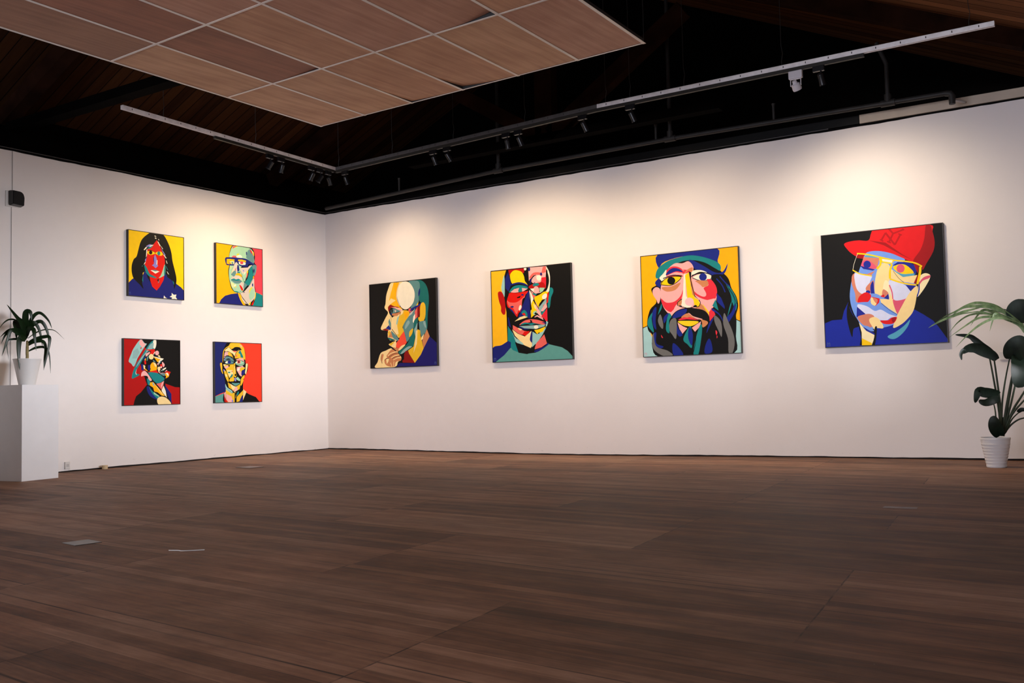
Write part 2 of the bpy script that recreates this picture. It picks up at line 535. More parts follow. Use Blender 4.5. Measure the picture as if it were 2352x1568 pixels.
p K 376,341 466,347 587,331 594,320 482,334
s Y4 375,333 465,333 586,318 528,282 463,282 415,300
p P 371,322 430,280 470,262 419,211 389,259
p P 515,263 610,319 600,270 546,223
p C3 693,400 727,444 755,374 697,313
p T 728,459 762,517 788,409
p B3 772,576 817,528 849,443 848,420 777,493
s T 870,652 907,618 957,532 969,456 951,398 916,483 871,344 915,460 912,550
s B3 954,472 951,398 909,326 869,284 863,337 912,386
l K 5 877,643 935,549 969,456
l K 4 891,612 941,518 953,443
s B3 727,436 802,371 830,301 787,372 726,413
s G 747,367 800,318 816,242 808,160 780,221 745,306
s G 842,383 877,306 919,199 934,101 910,9 872,11 870,142 829,279
s B3 689,295 738,345 687,249 661,205
s B3 637,14 648,93 686,151 711,90 708,22
s B3 320,8 317,124 381,75 419,4
s B3 358,315 380,260 419,204 385,186 355,238
s T 425,157 479,262 511,260 511,76 464,109
s B3 487,269 514,237 524,183 508,92 475,170
s T 524,7 546,136 592,270 617,284 613,193 572,5
l K 5 557,196 545,105 525,30
s G 302,349 360,353 352,169 312,209 281,265
s G 168,358 196,411 221,323 215,269 183,302
s T 248,267 279,413 312,387 285,343 284,226
s T 56,318 67,380 130,454 101,378 121,243 80,277
s B3 112,440 156,484 142,352 147,265 115,314
s T 170,412 208,511 211,472 188,435
s B3 228,377 280,421 270,382 234,323
s G 102,205 129,227 149,101 256,57 312,9 220,5 130,55 99,119
s B3 120,220 146,234 142,133 216,98 182,80 133,118
s C3 196,212 215,184 203,184
s C3 753,227 768,207 759,181 752,200
s C3 762,177 769,162 761,149
l B3 10 778,712 830,647 859,577
l B3 10 811,732 863,667 907,626
l X2 4 14,21 20,45 27,29 35,44 39,20
l X2 3 14,19 39,18
#K
p b 6,218 69,241 154,243 173,315 212,390 215,374 241,295 295,184 318,60 315,6 -2,8
p b 405,9 437,190 576,173 694,225 741,297 817,246 891,189 930,135 1000,21 999,2
s K 212,386 234,303 295,184 248,156 233,84 205,190 195,291
s R4 198,903 245,920 321,923 403,914 429,976 460,1003 622,1007 900,993 918,935 931,845 916,765 862,674 827,618 819,663 693,720 580,785 464,812 390,812 357,769 312,774 254,818 219,861
s R5 900,992 918,935 931,845 916,765 862,674 827,618 819,663 756,699 818,790 852,883 869,993
p R5 403,914 542,880 681,759 757,707 680,752 526,859
s c 390,812 479,814 580,785 651,747 693,719 676,670 780,480 762,407 617,268 576,173 353,149 283,238 249,310 231,388 229,465 248,572 275,639 308,697 357,769
s n 248,564 275,639 408,604 340,456 369,439 284,384 273,462
s v 279,639 349,620 416,603 406,566 363,462 325,458 290,499 275,570
s U3 365,776 403,788 476,761 417,760
p n 358,773 487,752 463,660 324,704
s C4 328,718 386,747 457,683 441,662 367,669
s B5 415,704 405,682 382,675 361,686 353,710 363,732 386,739 407,727
p B5 320,704 382,679 448,657 418,645 352,670
p c 312,701 352,670 440,646 394,620 305,636
p n 379,622 448,646 416,611
p K 289,768 353,758 309,643 269,670
p R5 307,805 366,795 346,759 297,772
s k 437,456 443,555 471,666 510,705 567,680 565,574 551,515 540,455 487,429 458,439
s n 366,508 413,557 435,555 430,464 407,451 371,477
s B5 404,459 404,520 428,556 434,456 444,440 414,443
s B5 401,465 395,455 381,452 368,457 363,468 369,479 383,482 396,476
s k2 505,473 524,555 555,530 547,440
s n 496,444 509,481 547,447 538,410 501,413
s R4 483,422 510,435 512,412
p B5 508,405 555,446 548,390
s c 400,448 444,448 480,426 471,404 434,407
s R4 291,380 309,436 363,466 406,436 381,384 336,376
s c 287,380 381,380 483,354 610,261 601,239 480,301 393,337 290,361
p R4 413,424 475,404 469,370 438,342 396,383
s k 405,417 442,402 456,386 435,346 403,367
s n 420,416 456,397 447,364 426,392
s n2 558,514 576,445 587,376 617,268 565,363 547,447
p k 478,400 515,397 551,390 561,438 587,376 613,261 547,311 484,369
l K 3 484,365 547,303 610,257
s C4 580,384 631,380 697,397 641,304 613,261
s v 557,552 639,530 702,487 728,440 689,390 602,378 575,422 564,484
l C4 9 558,514 577,452 581,391
p B5 688,503 774,492 725,447
s k 574,147 601,232 658,340 721,440 780,488 772,406 741,282 686,211 634,169
s k2 799,561 843,590 884,571 875,531 828,454 775,395 787,480
s C4 796,516 834,557 884,568 876,546 825,528 795,494
l b 9 793,524 793,457 775,398
s v 288,365 364,347 429,301 481,308 545,266 609,239 557,235 520,214 447,227 390,269 316,290
p B5 285,346 353,279 276,254
s n 284,253 330,273 390,277 426,244 399,162 326,189
s k 383,209 388,239 433,247 475,210 494,148 428,156 420,141
s R4 472,214 534,214 565,234 608,235 577,184 503,184
s R5 564,227 601,232 577,188
s c 325,178 369,171 419,130 382,132
s B5 332,166 382,132 425,107 417,92 352,134
p k2 296,207 352,134 421,92 398,9 312,10 314,121
p Y 315,71 395,25 394,8 310,10
s K 424,156 443,155 420,8 394,6 416,69
p K 283,231 314,121 312,10 293,10 308,76 294,168
p B5 589,678 634,704 720,695 789,651 771,578 661,671
p R5 756,684 801,661 790,591 774,630
s Y 596,662 648,684 704,667 758,602 707,591 637,613
s C4 687,644 676,619 652,611 630,623 622,650 633,674 656,683 679,670
s U3 608,627 672,598 765,594 735,570 671,574
p k 569,574 580,648 670,572 786,580 753,512 597,549
l K 3 594,632 634,568 682,520
p R5 753,512 786,584 788,554 767,507
l Y 12 303,809 389,793 491,760 606,722 685,706 770,683 825,648
l W 3 307,805 276,724 263,671
l Y 10 261,669 320,631 419,603
l Y 17 491,756 495,702 463,660
l Y 16 586,690 569,634 565,567
p Y 495,759 614,725 598,707 583,690 496,714
p W 508,743 595,723 587,701 510,722
l Y 12 565,565 632,534 710,509 774,496
l Y 19 811,649 804,590 781,502
l R6 15 508,902 546,963
l R6 15 545,965 617,853
l R6 15 617,853 665,936
l R6 14 579,988 607,951
l R6 14 693,976 607,951
l R6 15 607,951 571,881
l R6 10 498,911 525,894
l R6 10 649,944 677,930
l R6 10 555,889 587,872
l R6 10 568,991 590,991
l R6 10 682,984 697,970
s U3 527,78 594,112 662,160 711,209 690,151 644,93 591,55 548,54
l X 4 17,21 23,47 30,30 39,46 43,19
l X 3 17,19 43,17
'''
LEAF_L=[(40, 40, [(-15, 494), (-48, 654), (-92, 709), (-191, 846)]), (35, -60, [(-20, 593), (-43, 642), (-65, 697), (-103, 684)]), (66, -80, [(-20, 543), (-75, 592), (-103, 678), (-105, 610), (-102, 487)]), (21, 30, [(-20, 543), (-75, 586), (-157, 585), (-205, 554), (-254, 499)]), (31, 60, [(-20, 506), (-75, 561), (-135, 579), (-200, 530), (-240, 435)]), (33, 90, [(-20, 494), (-80, 543), (-151, 573), (-189, 456), (-234, 303)]), (15, -40, [(-20, 537), (-92, 672), (-163, 696), (-222, 658), (-270, 584)]), (48, 110, [(-14, 475), (-36, 488), (-72, 481), (-80, 334), (-68, 156)]), (52, 20, [(-9, 543), (-15, 655), (-10, 766), (28, 767), (40, 686)]), (21, -50, [(-9, 543), (-21, 642), (-29, 757)]), (31, 30, [(-4, 556), (29, 668), (73, 743), (128, 759), (201, 682), (235, 595)]), (35, -30, [(2, 519), (34, 643), (73, 656), (118, 569), (146, 408)]), (33, -70, [(-4, 543), (62, 643), (123, 678), (168, 632), (202, 520), (208, 364)]), (41, 100, [(-4, 543), (18, 587), (57, 581), (68, 507), (85, 358)]), (11, -90, [(7, 494), (73, 550), (140, 585), (212, 595), (274, 577), (362, 487)]), (31, 70, [(10, 445), (63, 476), (162, 507), (213, 489), (185, 302), (155, 153)]), (28, 40, [(10, 420), (74, 457), (151, 458), (174, 383), (163, 271), (158, 159)]), (22, -20, [(13, 358), (85, 395), (163, 398), (208, 333), (225, 122)]), (28, 0, [(-6, 494), (2, 568), (18, 667), (51, 705)]), (25, -60, [(-15, 506), (-37, 593), (-75, 642), (-97, 684)]), (18, 60, [(-20, 463), (-69, 481), (-145, 481), (-189, 444), (-172, 267)])]
FROND=[(21, 60, [(296, 1297), (215, 1338), (108, 1381), (0, 1418), (-77, 1435), (-225, 1418), (-329, 1374)]), (41, 40, [(289, 1297), (216, 1362), (111, 1442), (2, 1480), (-148, 1489), (-222, 1468), (-316, 1398)]), (32, 10, [(268, 1317), (164, 1414), (58, 1489), (-74, 1522), (-164, 1503), (-251, 1458), (-350, 1413), (-433, 1361)]), (29, 80, [(242, 1324), (108, 1375), (31, 1385), (-80, 1373), (-202, 1298), (-331, 1204)]), (28, 110, [(215, 1338), (108, 1368), (19, 1355), (-84, 1298), (-177, 1216), (-272, 1113)]), (21, -30, [(162, 1359), (0, 1418), (-146, 1414), (-256, 1345), (-334, 1248)]), (30, -60, [(163, 1378), (72, 1420), (-26, 1457), (-90, 1398), (-144, 1314)]), (30, 60, [(215, 1338), (109, 1393), (65, 1408), (41, 1347), (14, 1250)]), (41, -80, [(293, 1272), (259, 1348), (208, 1412), (166, 1445), (217, 1387)]), (48, 0, [(317, 1198), (295, 1260), (241, 1312), (134, 1355)]), (41, 0, [(289, 1297), (232, 1355), (164, 1414), (83, 1438), (1, 1455)]), (28, 30, [(-53, 1477), (-166, 1453), (-253, 1426), (-363, 1382), (-457, 1337), (-505, 1307)])]
PADDLE=[(104, 20, [(63, 988), (27, 1033), (-44, 1073), (-114, 1107), (-182, 1097), (-224, 1055)]), (62, -40, [(63, 988), (17, 1064), (-58, 1129), (-111, 1181), (-160, 1218), (-278, 1236)]), (35, 60, [(-182, 1100), (-217, 1086), (-238, 1043), (-232, 993)]), (228, 40, [(258, 1323), (272, 1396), (286, 1469), (300, 1529)]), (207, 80, [(188, 984), (219, 1056), (259, 1122), (305, 1174)]), (228, 120, [(244, 1031), (267, 938), (247, 848), (214, 727)]), (99, 60, [(67, 667), (20, 680), (-53, 693), (-106, 700), (-137, 594)]), (79, 120, [(60, 632), (18, 621), (-52, 599), (-104, 617)]), (126, 80, [(55, 286), (37, 345), (19, 409), (11, 474)]), (99, -40, [(66, 298), (91, 380), (105, 461)]), (40, 30, [(210, 501), (242, 524), (293, 518)])]
STEMS=[(19, -40, [(60, 286), (59, 497), (26, 815), (3, 999)]), (19, 0, [(71, 286), (70, 556), (53, 814), (39, 986)]), (16, 30, [(71, 286), (83, 555), (120, 789), (165, 993)]), (29, 10, [(76, 286), (125, 555), (178, 811), (209, 933)]), (13, -60, [(29, 286), (28, 497), (16, 586)]), (17, 50, [(76, 298), (151, 554), (201, 758), (220, 833)]), (20, 60, [(82, 298), (170, 519), (248, 652), (359, 841)]), (17, 80, [(88, 321), (163, 484), (265, 611), (353, 708)]), (13, 100, [(110, 345), (161, 443), (215, 501)]), (15, -30, [(98, 321), (148, 385), (207, 431), (259, 448), (341, 459)]), (26, 120, [(335, 321), (313, 958), (352, 1248), (343, 1365)])]
# ------------------------------------------------------------------ helpers
def srgb(r, g, b):
    f = lambda c: (c / 255 / 12.92) if c / 255 <= 0.04045 else ((c / 255 + 0.055) / 1.055) ** 2.4
    return (f(r), f(g), f(b), 1)

class NT:
    def __init__(s, name):
        s.m = bpy.data.materials.new(name); s.m.use_nodes = True; s.t = s.m.node_tree
        s.b = s.t.nodes['Principled BSDF']
        s._n = None
    def node(s, typ, **kw):
        n = s.t.nodes.new(typ)
        for k, v in kw.items(): setattr(n, k, v)
        return n
    def link(s, a, b): s.t.links.new(a, b)
    def val(s, sock, v):
        if hasattr(v, 'is_output') or isinstance(v, bpy.types.NodeSocket): s.link(v, sock)
        else: sock.default_value = v
    def math(s, op, a, b=0.0, c=0.0, clamp=False):
        n = s.node('ShaderNodeMath', operation=op); n.use_clamp = clamp
        s.val(n.inputs[0], a); s.val(n.inputs[1], b)
        if len(n.inputs) > 2: s.val(n.inputs[2], c)
        return n.outputs[0]
    def mix(s, fac, a, b, mode='MIX'):
        n = s.node('ShaderNodeMix', data_type='RGBA', blend_type=mode)
        s.val(n.inputs[0], fac); s.val(n.inputs[6], a); s.val(n.inputs[7], b)
        return n.outputs[2]
    def ramp(s, fac, stops):
        n = s.node('ShaderNodeValToRGB'); e = n.color_ramp.elements
        while len(e) > 1: e.remove(e[-1])
        for i, (p, c) in enumerate(stops):
            q = e[0] if i == 0 else e.new(p)
            q.position = p; q.color = c
        s.val(n.inputs[0], fac); return n.outputs[0]
    def noise(s, vec, scale, detail=3, rough=0.5):
        n = s.node('ShaderNodeTexNoise'); s.link(vec, n.inputs['Vector'])
        n.inputs['Scale'].default_value = scale; n.inputs['Detail'].default_value = detail
        n.inputs['Roughness'].default_value = rough; return n.outputs['Fac']
    def wn(s, vec):
        n = s.node('ShaderNodeTexWhiteNoise', noise_dimensions='3D'); s.link(vec, n.inputs['Vector']); return n.outputs['Value']
    def coord(s, kind='Object'):
        return s.node('ShaderNodeTexCoord').outputs[kind]
    def mapping(s, vec, scale=(1, 1, 1), rot=(0, 0, 0), loc=(0, 0, 0)):
        n = s.node('ShaderNodeMapping'); s.link(vec, n.inputs[0])
        n.inputs['Scale'].default_value = scale; n.inputs['Rotation'].default_value = rot; n.inputs['Location'].default_value = loc
        return n.outputs[0]
    def bump(s, h, strength=0.3, dist=0.01):
        n = s.node('ShaderNodeBump'); n.inputs['Strength'].default_value = strength; n.inputs['Distance'].default_value = dist
        s.link(h, n.inputs['Height']); s.link(n.outputs[0], s.b.inputs['Normal'])
    def base(s, v): s.val(s.b.inputs['Base Color'], v)
    def set(s, **kw):
        for k, v in kw.items(): s.val(s.b.inputs[k.replace('_', ' ')], v)

def plain(name, c, rough=0.5, metal=0.0, var=0.08, scale=6, spec=0.5, bump=0.0):
    m = NT(name); n = m.noise(m.coord(), scale, 3)
    d = tuple(x * (1 - var) for x in c[:3]) + (1,); l = tuple(min(1, x * (1 + var)) for x in c[:3]) + (1,)
    m.base(m.ramp(n, [(0.3, d), (0.7, l)])); m.set(Roughness=rough, Metallic=metal)
    m.b.inputs['Specular IOR Level'].default_value = spec
    if bump: m.bump(m.noise(m.coord(), scale * 20, 2), bump, 0.002)
    return m.m

def obj(name, bm, mats, parent=None, smooth=False, loc=None):
    me = bpy.data.meshes.new(name); bm.normal_update(); bm.to_mesh(me); bm.free()
    if not isinstance(mats, (list, tuple)): mats = [mats]
    for m in mats: me.materials.append(m)
    if smooth:
        for p in me.polygons: p.use_smooth = True
        try: me.set_sharp_from_angle(angle=R(smooth if smooth is not True else 40))
        except Exception: pass
    o = bpy.data.objects.new(name, me); col.objects.link(o)
    if parent: o.parent = parent
    if loc is not None: o.location = loc
    return o
def tag(o, label=None, cat=None, group=None, kind=None):
    if label: o['label'] = label
    if cat: o['category'] = cat
    if group: o['group'] = group
    if kind: o['kind'] = kind
    return o
def empty(name, loc, rz=0.0):
    o = bpy.data.objects.new(name, None); col.objects.link(o); o.location = loc; o.rotation_euler = (0, 0, rz)
    o.empty_display_size = 0.1; return o
def copy_tree(o, parent=None):
    c = o.copy(); col.objects.link(c); c.parent = parent
    for ch in list(o.children): copy_tree(ch, c)
    return c

def box(bm, x0, x1, y0, y1, z0, z1, bev=0.0, mi=0, mat=None):
    vs = [bm.verts.new((x, y, z)) for z in (z0, z1) for y in (y0, y1) for x in (x0, x1)]
    if mat is not None:
        for v in vs: v.co = mat @ v.co
    fs = [bm.faces.new([vs[i] for i in q]) for q in ((0, 2, 3, 1), (4, 5, 7, 6), (0, 1, 5, 4), (2, 6, 7, 3), (0, 4, 6, 2), (1, 3, 7, 5))]
    for f in fs: f.material_index = mi
    if bev:
        es = list({e for f in fs for e in f.edges})
        bmesh.ops.bevel(bm, geom=es, offset=bev, segments=2, affect='EDGES', profile=0.5)
    return fs
def tube(bm, pts, rad, n=10, mi=0, cap=True):
    pts = [Vector(p) for p in pts]; rings = []; up = None
    for i, p in enumerate(pts):
        d = (pts[min(i + 1, len(pts) - 1)] - pts[max(i - 1, 0)]).normalized()
        if up is None:
            up = Vector((0, 0, 1)) if abs(d.z) < 0.9 else Vector((1, 0, 0))
        a = d.cross(up).normalized(); b = a.cross(d).normalized(); up = b
        r = rad[i] if isinstance(rad, (list, tuple)) else rad
        rings.append([bm.verts.new(p + (a * math.cos(t) + b * math.sin(t)) * r) for t in [2 * math.pi * k / n for k in range(n)]])
    for i in range(len(rings) - 1):
        for k in range(n):
            f = bm.faces.new((rings[i][k], rings[i][(k + 1) % n], rings[i + 1][(k + 1) % n], rings[i + 1][k])); f.material_index = mi
    if cap:
        bm.faces.new(rings[0][::-1]).material_index = mi; bm.faces.new(rings[-1]).material_index = mi
def lathe(bm, prof, n=40, mi=0, c=(0, 0, 0)):
    rings = []
    for r, z in prof:
        if r < 1e-5: rings.append([bm.verts.new((c[0], c[1], c[2] + z))])
        else: rings.append([bm.verts.new((c[0] + r * math.cos(2 * math.pi * k / n), c[1] + r * math.sin(2 * math.pi * k / n), c[2] + z)) for k in range(n)])
    for a, b in zip(rings, rings[1:]):
        for k in range(n):
            k2 = (k + 1) % n
            if len(a) == 1: q = (a[0], b[k2], b[k])
            elif len(b) == 1: q = (a[k], a[k2], b[0])
            else: q = (a[k], a[k2], b[k2], b[k])
            bm.faces.new(q).material_index = mi
def catmull(p, closed, sub=4):
    p = [np.array(q, float) for q in p]; n = len(p); out = []
    rng = range(n) if closed else range(n - 1)
    for i in rng:
        if closed: a, b, c, d = p[(i - 1) % n], p[i], p[(i + 1) % n], p[(i + 2) % n]
        else: a, b, c, d = p[max(i - 1, 0)], p[i], p[i + 1], p[min(i + 2, n - 1)]
        for k in range(sub):
            t = k / sub
            out.append(0.5 * ((2 * b) + (-a + c) * t + (2 * a - 5 * b + 4 * c - d) * t * t + (-a + 3 * b - 3 * c + d) * t ** 3))
    if not closed: out.append(p[-1])
    return out

# ------------------------------------------------------------------ materials
def mat_wall():
    m = NT('wall_paint'); c = m.coord()
    n1 = m.noise(c, 0.8, 4); n2 = m.noise(c, 9, 4)
    a = m.ramp(n1, [(0.3, (0.80, 0.755, 0.735, 1)), (0.7, (0.84, 0.80, 0.785, 1))])
    a = m.mix(m.ramp(n2, [(0.35, (0.5, 0.5, 0.5, 1)), (0.8, (0.0, 0.0, 0.0, 1))]), a, (0.80, 0.76, 0.745, 1))
    # scuffs close to the floor
    z = m.node('ShaderNodeSeparateXYZ'); m.link(c, z.inputs[0])
    low = m.math('MULTIPLY', m.math('SUBTRACT', 0.16, z.outputs[2], clamp=True), 5.0, clamp=True)
    sc_ = m.ramp(m.noise(m.mapping(c, (3, 3, 8)), 4, 5, 0.7), [(0.62, (0, 0, 0, 1)), (0.72, (1, 1, 1, 1))])
    a = m.mix(m.math('MULTIPLY', low, sc_), a, (0.45, 0.40, 0.38, 1))
    m.base(a); m.set(Roughness=0.62); m.b.inputs['Specular IOR Level'].default_value = 0.3
    m.bump(m.noise(c, 55, 3, 0.6), 0.12, 0.004)
    return m.m
def mat_floor():
    m = NT('old_floor_boards'); c = m.coord()
    p = m.mapping(c, rot=(0, 0, R(5.0)))
    s = m.node('ShaderNodeSeparateXYZ'); m.link(p, s.inputs[0]); u, v = s.outputs[0], s.outputs[1]
    u = m.math('ADD', u, m.math('MULTIPLY', v, 0.186))
    W = 0.078
    bi = m.math('FLOOR', m.math('DIVIDE', v, W)); fr = m.math('FRACT', m.math('DIVIDE', v, W))
    gi = m.math('FLOOR', m.math('DIVIDE', v, 0.624))
    cg = m.node('ShaderNodeCombineXYZ'); m.link(gi, cg.inputs[0]); gw = m.wn(cg.outputs[0])
    off = m.math('MULTIPLY', m.math('FLOOR', m.math('MULTIPLY', gw, 1.5)), 1.095)
    L = 2.19
    ub = m.math('DIVIDE', m.math('SUBTRACT', m.math('ADD', u, off), 1.06), L)
    si = m.math('FLOOR', ub); fu = m.math('FRACT', ub)
    cc = m.node('ShaderNodeCombineXYZ'); m.link(bi, cc.inputs[0]); m.link(si, cc.inputs[1])
    bw = m.wn(cc.outputs[0])
    c2 = m.node('ShaderNodeCombineXYZ'); m.link(gi, c2.inputs[0]); m.link(si, c2.inputs[1]); c2.inputs[2].default_value = 7.3
    blk = m.wn(c2.outputs[0])
    # grain drawn along the boards
    gv = m.node('ShaderNodeCombineXYZ'); m.link(m.math('MULTIPLY', u, 2.2), gv.inputs[0]); m.link(m.math('MULTIPLY', v, 34), gv.inputs[1]); m.link(bw, gv.inputs[2])
    gr = m.noise(gv.outputs[0], 1.2, 5, 0.65)
    fv = m.node('ShaderNodeCombineXYZ'); m.link(m.math('MULTIPLY', u, 0.5), fv.inputs[0]); m.link(m.math('MULTIPLY', v, 3.2), fv.inputs[1])
    big = m.noise(fv.outputs[0], 2.6, 5, 0.68)
    bl = m.noise(m.mapping(c, (1, 1.7, 1)), 2.4, 6, 0.68)
    t = m.math('ADD', m.math('MULTIPLY', bw, 0.12), m.math('MULTIPLY', gr, 0.38))
    t = m.math('ADD', t, m.math('MULTIPLY', blk, 0.17)); t = m.math('ADD', t, m.math('MULTIPLY', big, 0.20)); t = m.math('ADD', t, m.math('MULTIPLY', bl, 0.36))
    base = m.ramp(t, [(0.40, srgb(54, 37, 27)), (0.53, srgb(98, 68, 50)), (0.64, srgb(126, 92, 70)), (0.78, srgb(158, 124, 100))])
    hue = m.noise(c, 0.9, 2)
    base = m.mix(m.math('MULTIPLY', m.ramp(hue, [(0.42, (0, 0, 0, 1)), (0.62, (1, 1, 1, 1))]), 0.35), base, m.mix(1.0, base, (1.2, 0.94, 0.78, 1), 'MULTIPLY'))
    dark = m.ramp(m.noise(m.mapping(c, (0.7, 1.6, 1)), 1.5, 5, 0.6), [(0.60, (0, 0, 0, 1)), (0.74, (1, 1, 1, 1))])
    base = m.mix(m.math('MULTIPLY', dark, 0.5), base, srgb(34, 27, 26))
    # gaps: every board edge faint, some open
    e = m.math('MINIMUM', fr, m.math('SUBTRACT', 1.0, fr))
    gapw = m.math('ADD', 0.015, m.math('MULTIPLY', m.math('GREATER_THAN', bw, 0.8), 0.05))
    gap = m.math('LESS_THAN', e, gapw)
    eu = m.math('MINIMUM', fu, m.math('SUBTRACT', 1.0, fu))
    gapu = m.math('LESS_THAN', eu, 0.0016)
    g = m.math('MAXIMUM', gap, gapu)
    gn = m.ramp(m.noise(gv.outputs[0], 0.35, 2), [(0.40, (0.15, 0.15, 0.15, 1)), (0.6, (0.85, 0.85, 0.85, 1))])
    g2 = m.math('MULTIPLY', g, gn)
    base = m.mix(g2, base, srgb(18, 13, 10))
    # flecks of old paint
    fl = m.ramp(m.noise(c, 55, 2, 0.5), [(0.775, (0, 0, 0, 1)), (0.80, (1, 1, 1, 1))])
    fl = m.math('MULTIPLY', fl, m.math('GREATER_THAN', m.noise(c, 1.1, 2), 0.52))
    base = m.mix(m.math('MULTIPLY', fl, 0.6), base, srgb(170, 165, 160))
    m.base(base)
    m.set(Roughness=m.math('ADD', 0.45, m.math('MULTIPLY', gr, 0.3)))
    m.b.inputs['Specular IOR Level'].default_value = 0.2
    h = m.math('SUBTRACT', m.math('MULTIPLY', gr, 0.35), g)
    m.bump(h, 0.25, 0.003)
    return m.m
def mat_ply(name, c1, c2, off):
    m = NT(name); c = m.mapping(m.coord(), loc=(off, off * 1.7, 0))
    v = m.mapping(c, (3.0, 1.0, 1), rot=(0, 0, R(14)))
    n = m.noise(m.mapping(v, (2.2, 0.35, 1)), 3.0, 5, 0.6)
    fine = m.noise(m.mapping(v, (14, 0.8, 1)), 4.0, 3, 0.6)
    bl = m.noise(c, 2.2, 3)
    t = m.math('ADD', m.math('MULTIPLY', n, 0.5), m.math('ADD', m.math('MULTIPLY', fine, 0.2), m.math('MULTIPLY', bl, 0.3)))
    m.base(m.ramp(t, [(0.36, c1), (0.62, c2)])); m.set(Roughness=0.6)
    m.bump(fine, 0.1, 0.002); return m.m
def mat_roof():
    m = NT('roof_boards'); c = m.coord(); s = m.node('ShaderNodeSeparateXYZ'); m.link(c, s.inputs[0])
    q = m.math('DIVIDE', s.outputs[1], 0.15); i = m.math('FLOOR', q); f = m.math('FRACT', q)
    cc = m.node('ShaderNodeCombineXYZ'); m.link(i, cc.inputs[0]); bw = m.wn(cc.outputs[0])
    n = m.noise(m.mapping(c, (0.6, 9, 1)), 1.6, 4, 0.6)
    t = m.math('ADD', m.math('MULTIPLY', bw, 0.45), m.math('MULTIPLY', n, 0.6))
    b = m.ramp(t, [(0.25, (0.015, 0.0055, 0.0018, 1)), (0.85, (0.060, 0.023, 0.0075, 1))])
    b = m.mix(m.math('GREATER_THAN', s.outputs[0], 4.35), b, m.ramp(t, [(0.25, (0.07, 0.027, 0.011, 1)), (0.85, (0.20, 0.085, 0.036, 1))]))  # lighter boards right of the ridge stand in for light reaching that slope
    b = m.mix(m.math('LESS_THAN', f, 0.07), b, (0.002, 0.001, 0.001, 1))
    m.base(b); m.set(Roughness=0.85); m.b.inputs['Specular IOR Level'].default_value = 0.06; return m.m
def mat_leaf(name, c1, c2, rough=0.35):
    m = NT(name); c = m.coord()
    n = m.noise(m.mapping(c, (1, 1, 0.3)), 30, 3)
    m.base(m.ramp(n, [(0.3, c1), (0.7, c2)])); m.set(Roughness=rough)
    m.b.inputs['Subsurface Weight'].default_value = 0.0
    return m.m
M = {}
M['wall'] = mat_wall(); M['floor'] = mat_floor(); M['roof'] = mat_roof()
M['black'] = plain('black_paint', (0.0025, 0.0025, 0.0025, 1), 0.8, var=0.3, spec=0.08)
M['black_gloss'] = plain('black_gloss_paint', (0.003, 0.003, 0.003, 1), 0.35, var=0.3, spec=0.15)
M['dark_wall'] = plain('blackened_wall', (0.0016, 0.0012, 0.001, 1), 0.95, var=0.4, scale=2, spec=0.03)
M['gap'] = plain('gap_shade_backing', (0.012, 0.008, 0.006, 1), 0.9, var=0.5, scale=15)
M['cream'] = plain('cream_beam_paint', (0.50, 0.42, 0.33, 1), 0.5, var=0.08, scale=5)
M['timber'] = plain('dark_timber', (0.016, 0.0055, 0.0025, 1), 0.9, var=0.5, scale=3, spec=0.05)
M['white_metal'] = plain('white_enamel', (0.62, 0.58, 0.56, 1), 0.4, var=0.04)
M['tbar'] = plain('ceiling_grid_enamel', (0.74, 0.69, 0.63, 1), 0.35, var=0.04)
M['galv'] = plain('galvanised_steel', (0.90, 0.87, 0.87, 1), 0.5, 0.0, var=0.12, scale=14)
M['strut_dark'] = plain('dull_grey_steel', (0.10, 0.095, 0.095, 1), 0.45, 0.2, var=0.15, scale=14)
M['slot'] = plain('slot_shadow_steel', (0.02, 0.02, 0.02, 1), 0.6, var=0.2)
M['track'] = plain('dark_track_aluminium', (0.03, 0.028, 0.024, 1), 0.5, 0.0, var=0.1, spec=0.2)
M['lamp_black'] = plain('black_lamp_enamel', (0.007, 0.007, 0.008, 1), 0.3, var=0.1, spec=0.35)
M['lamp_white'] = plain('white_lamp_enamel', (0.62, 0.60, 0.63, 1), 0.4, var=0.04)
M['wire'] = plain('hanging_wire_steel', (0.03, 0.03, 0.028, 1), 0.5, 0.3, var=0.1)
M['pipe'] = plain('painted_iron_pipe', (0.020, 0.019, 0.018, 1), 0.55, var=0.2, scale=9, spec=0.3)
M['pedestal'] = plain('pedestal_paint', (0.84, 0.84, 0.855, 1), 0.55, var=0.02, bump=0.1)
M['pot'] = plain('white_pot_glaze', (0.72, 0.71, 0.70, 1), 0.45, var=0.03)
M['soil'] = plain('potting_soil', (0.02, 0.013, 0.009, 1), 0.95, var=0.5, scale=40, bump=0.8)
M['leaf_dark'] = mat_leaf('dark_strap_leaf', srgb(20, 44, 20), srgb(38, 66, 32))
M['leaf_palm'] = mat_leaf('palm_leaflet', srgb(96, 124, 80), srgb(150, 170, 122), 0.45)
M['leaf_pad'] = mat_leaf('paddle_leaf', srgb(22, 36, 28), srgb(36, 54, 40), 0.48)
M['stem'] = mat_leaf('leaf_stalk', srgb(30, 42, 26), srgb(44, 58, 36), 0.5)
M['cane'] = plain('cane_bark', srgb(140, 125, 80), 0.7, var=0.3, scale=60)
M['tape'] = plain('masking_tape', srgb(205, 180, 140), 0.6, var=0.06)
M['plate'] = plain('grey_floor_plate', srgb(86, 84, 82), 0.4, 0.3, var=0.12, scale=20)
M['tape_grey'] = plain('grey_cloth_tape', srgb(105, 100, 98), 0.5, var=0.08, scale=20)
M['socket'] = plain('white_socket_plastic', (0.66, 0.64, 0.62, 1), 0.35, var=0.02)
M['frame'] = plain('black_floater_frame', (0.014, 0.012, 0.011, 1), 0.45, var=0.2)
M['glass'] = plain('window_glass', (0.85, 0.9, 0.95, 1), 0.05, var=0.01)
M['clear'] = plain('clear_cable', (0.55, 0.55, 0.53, 1), 0.3, var=0.1)
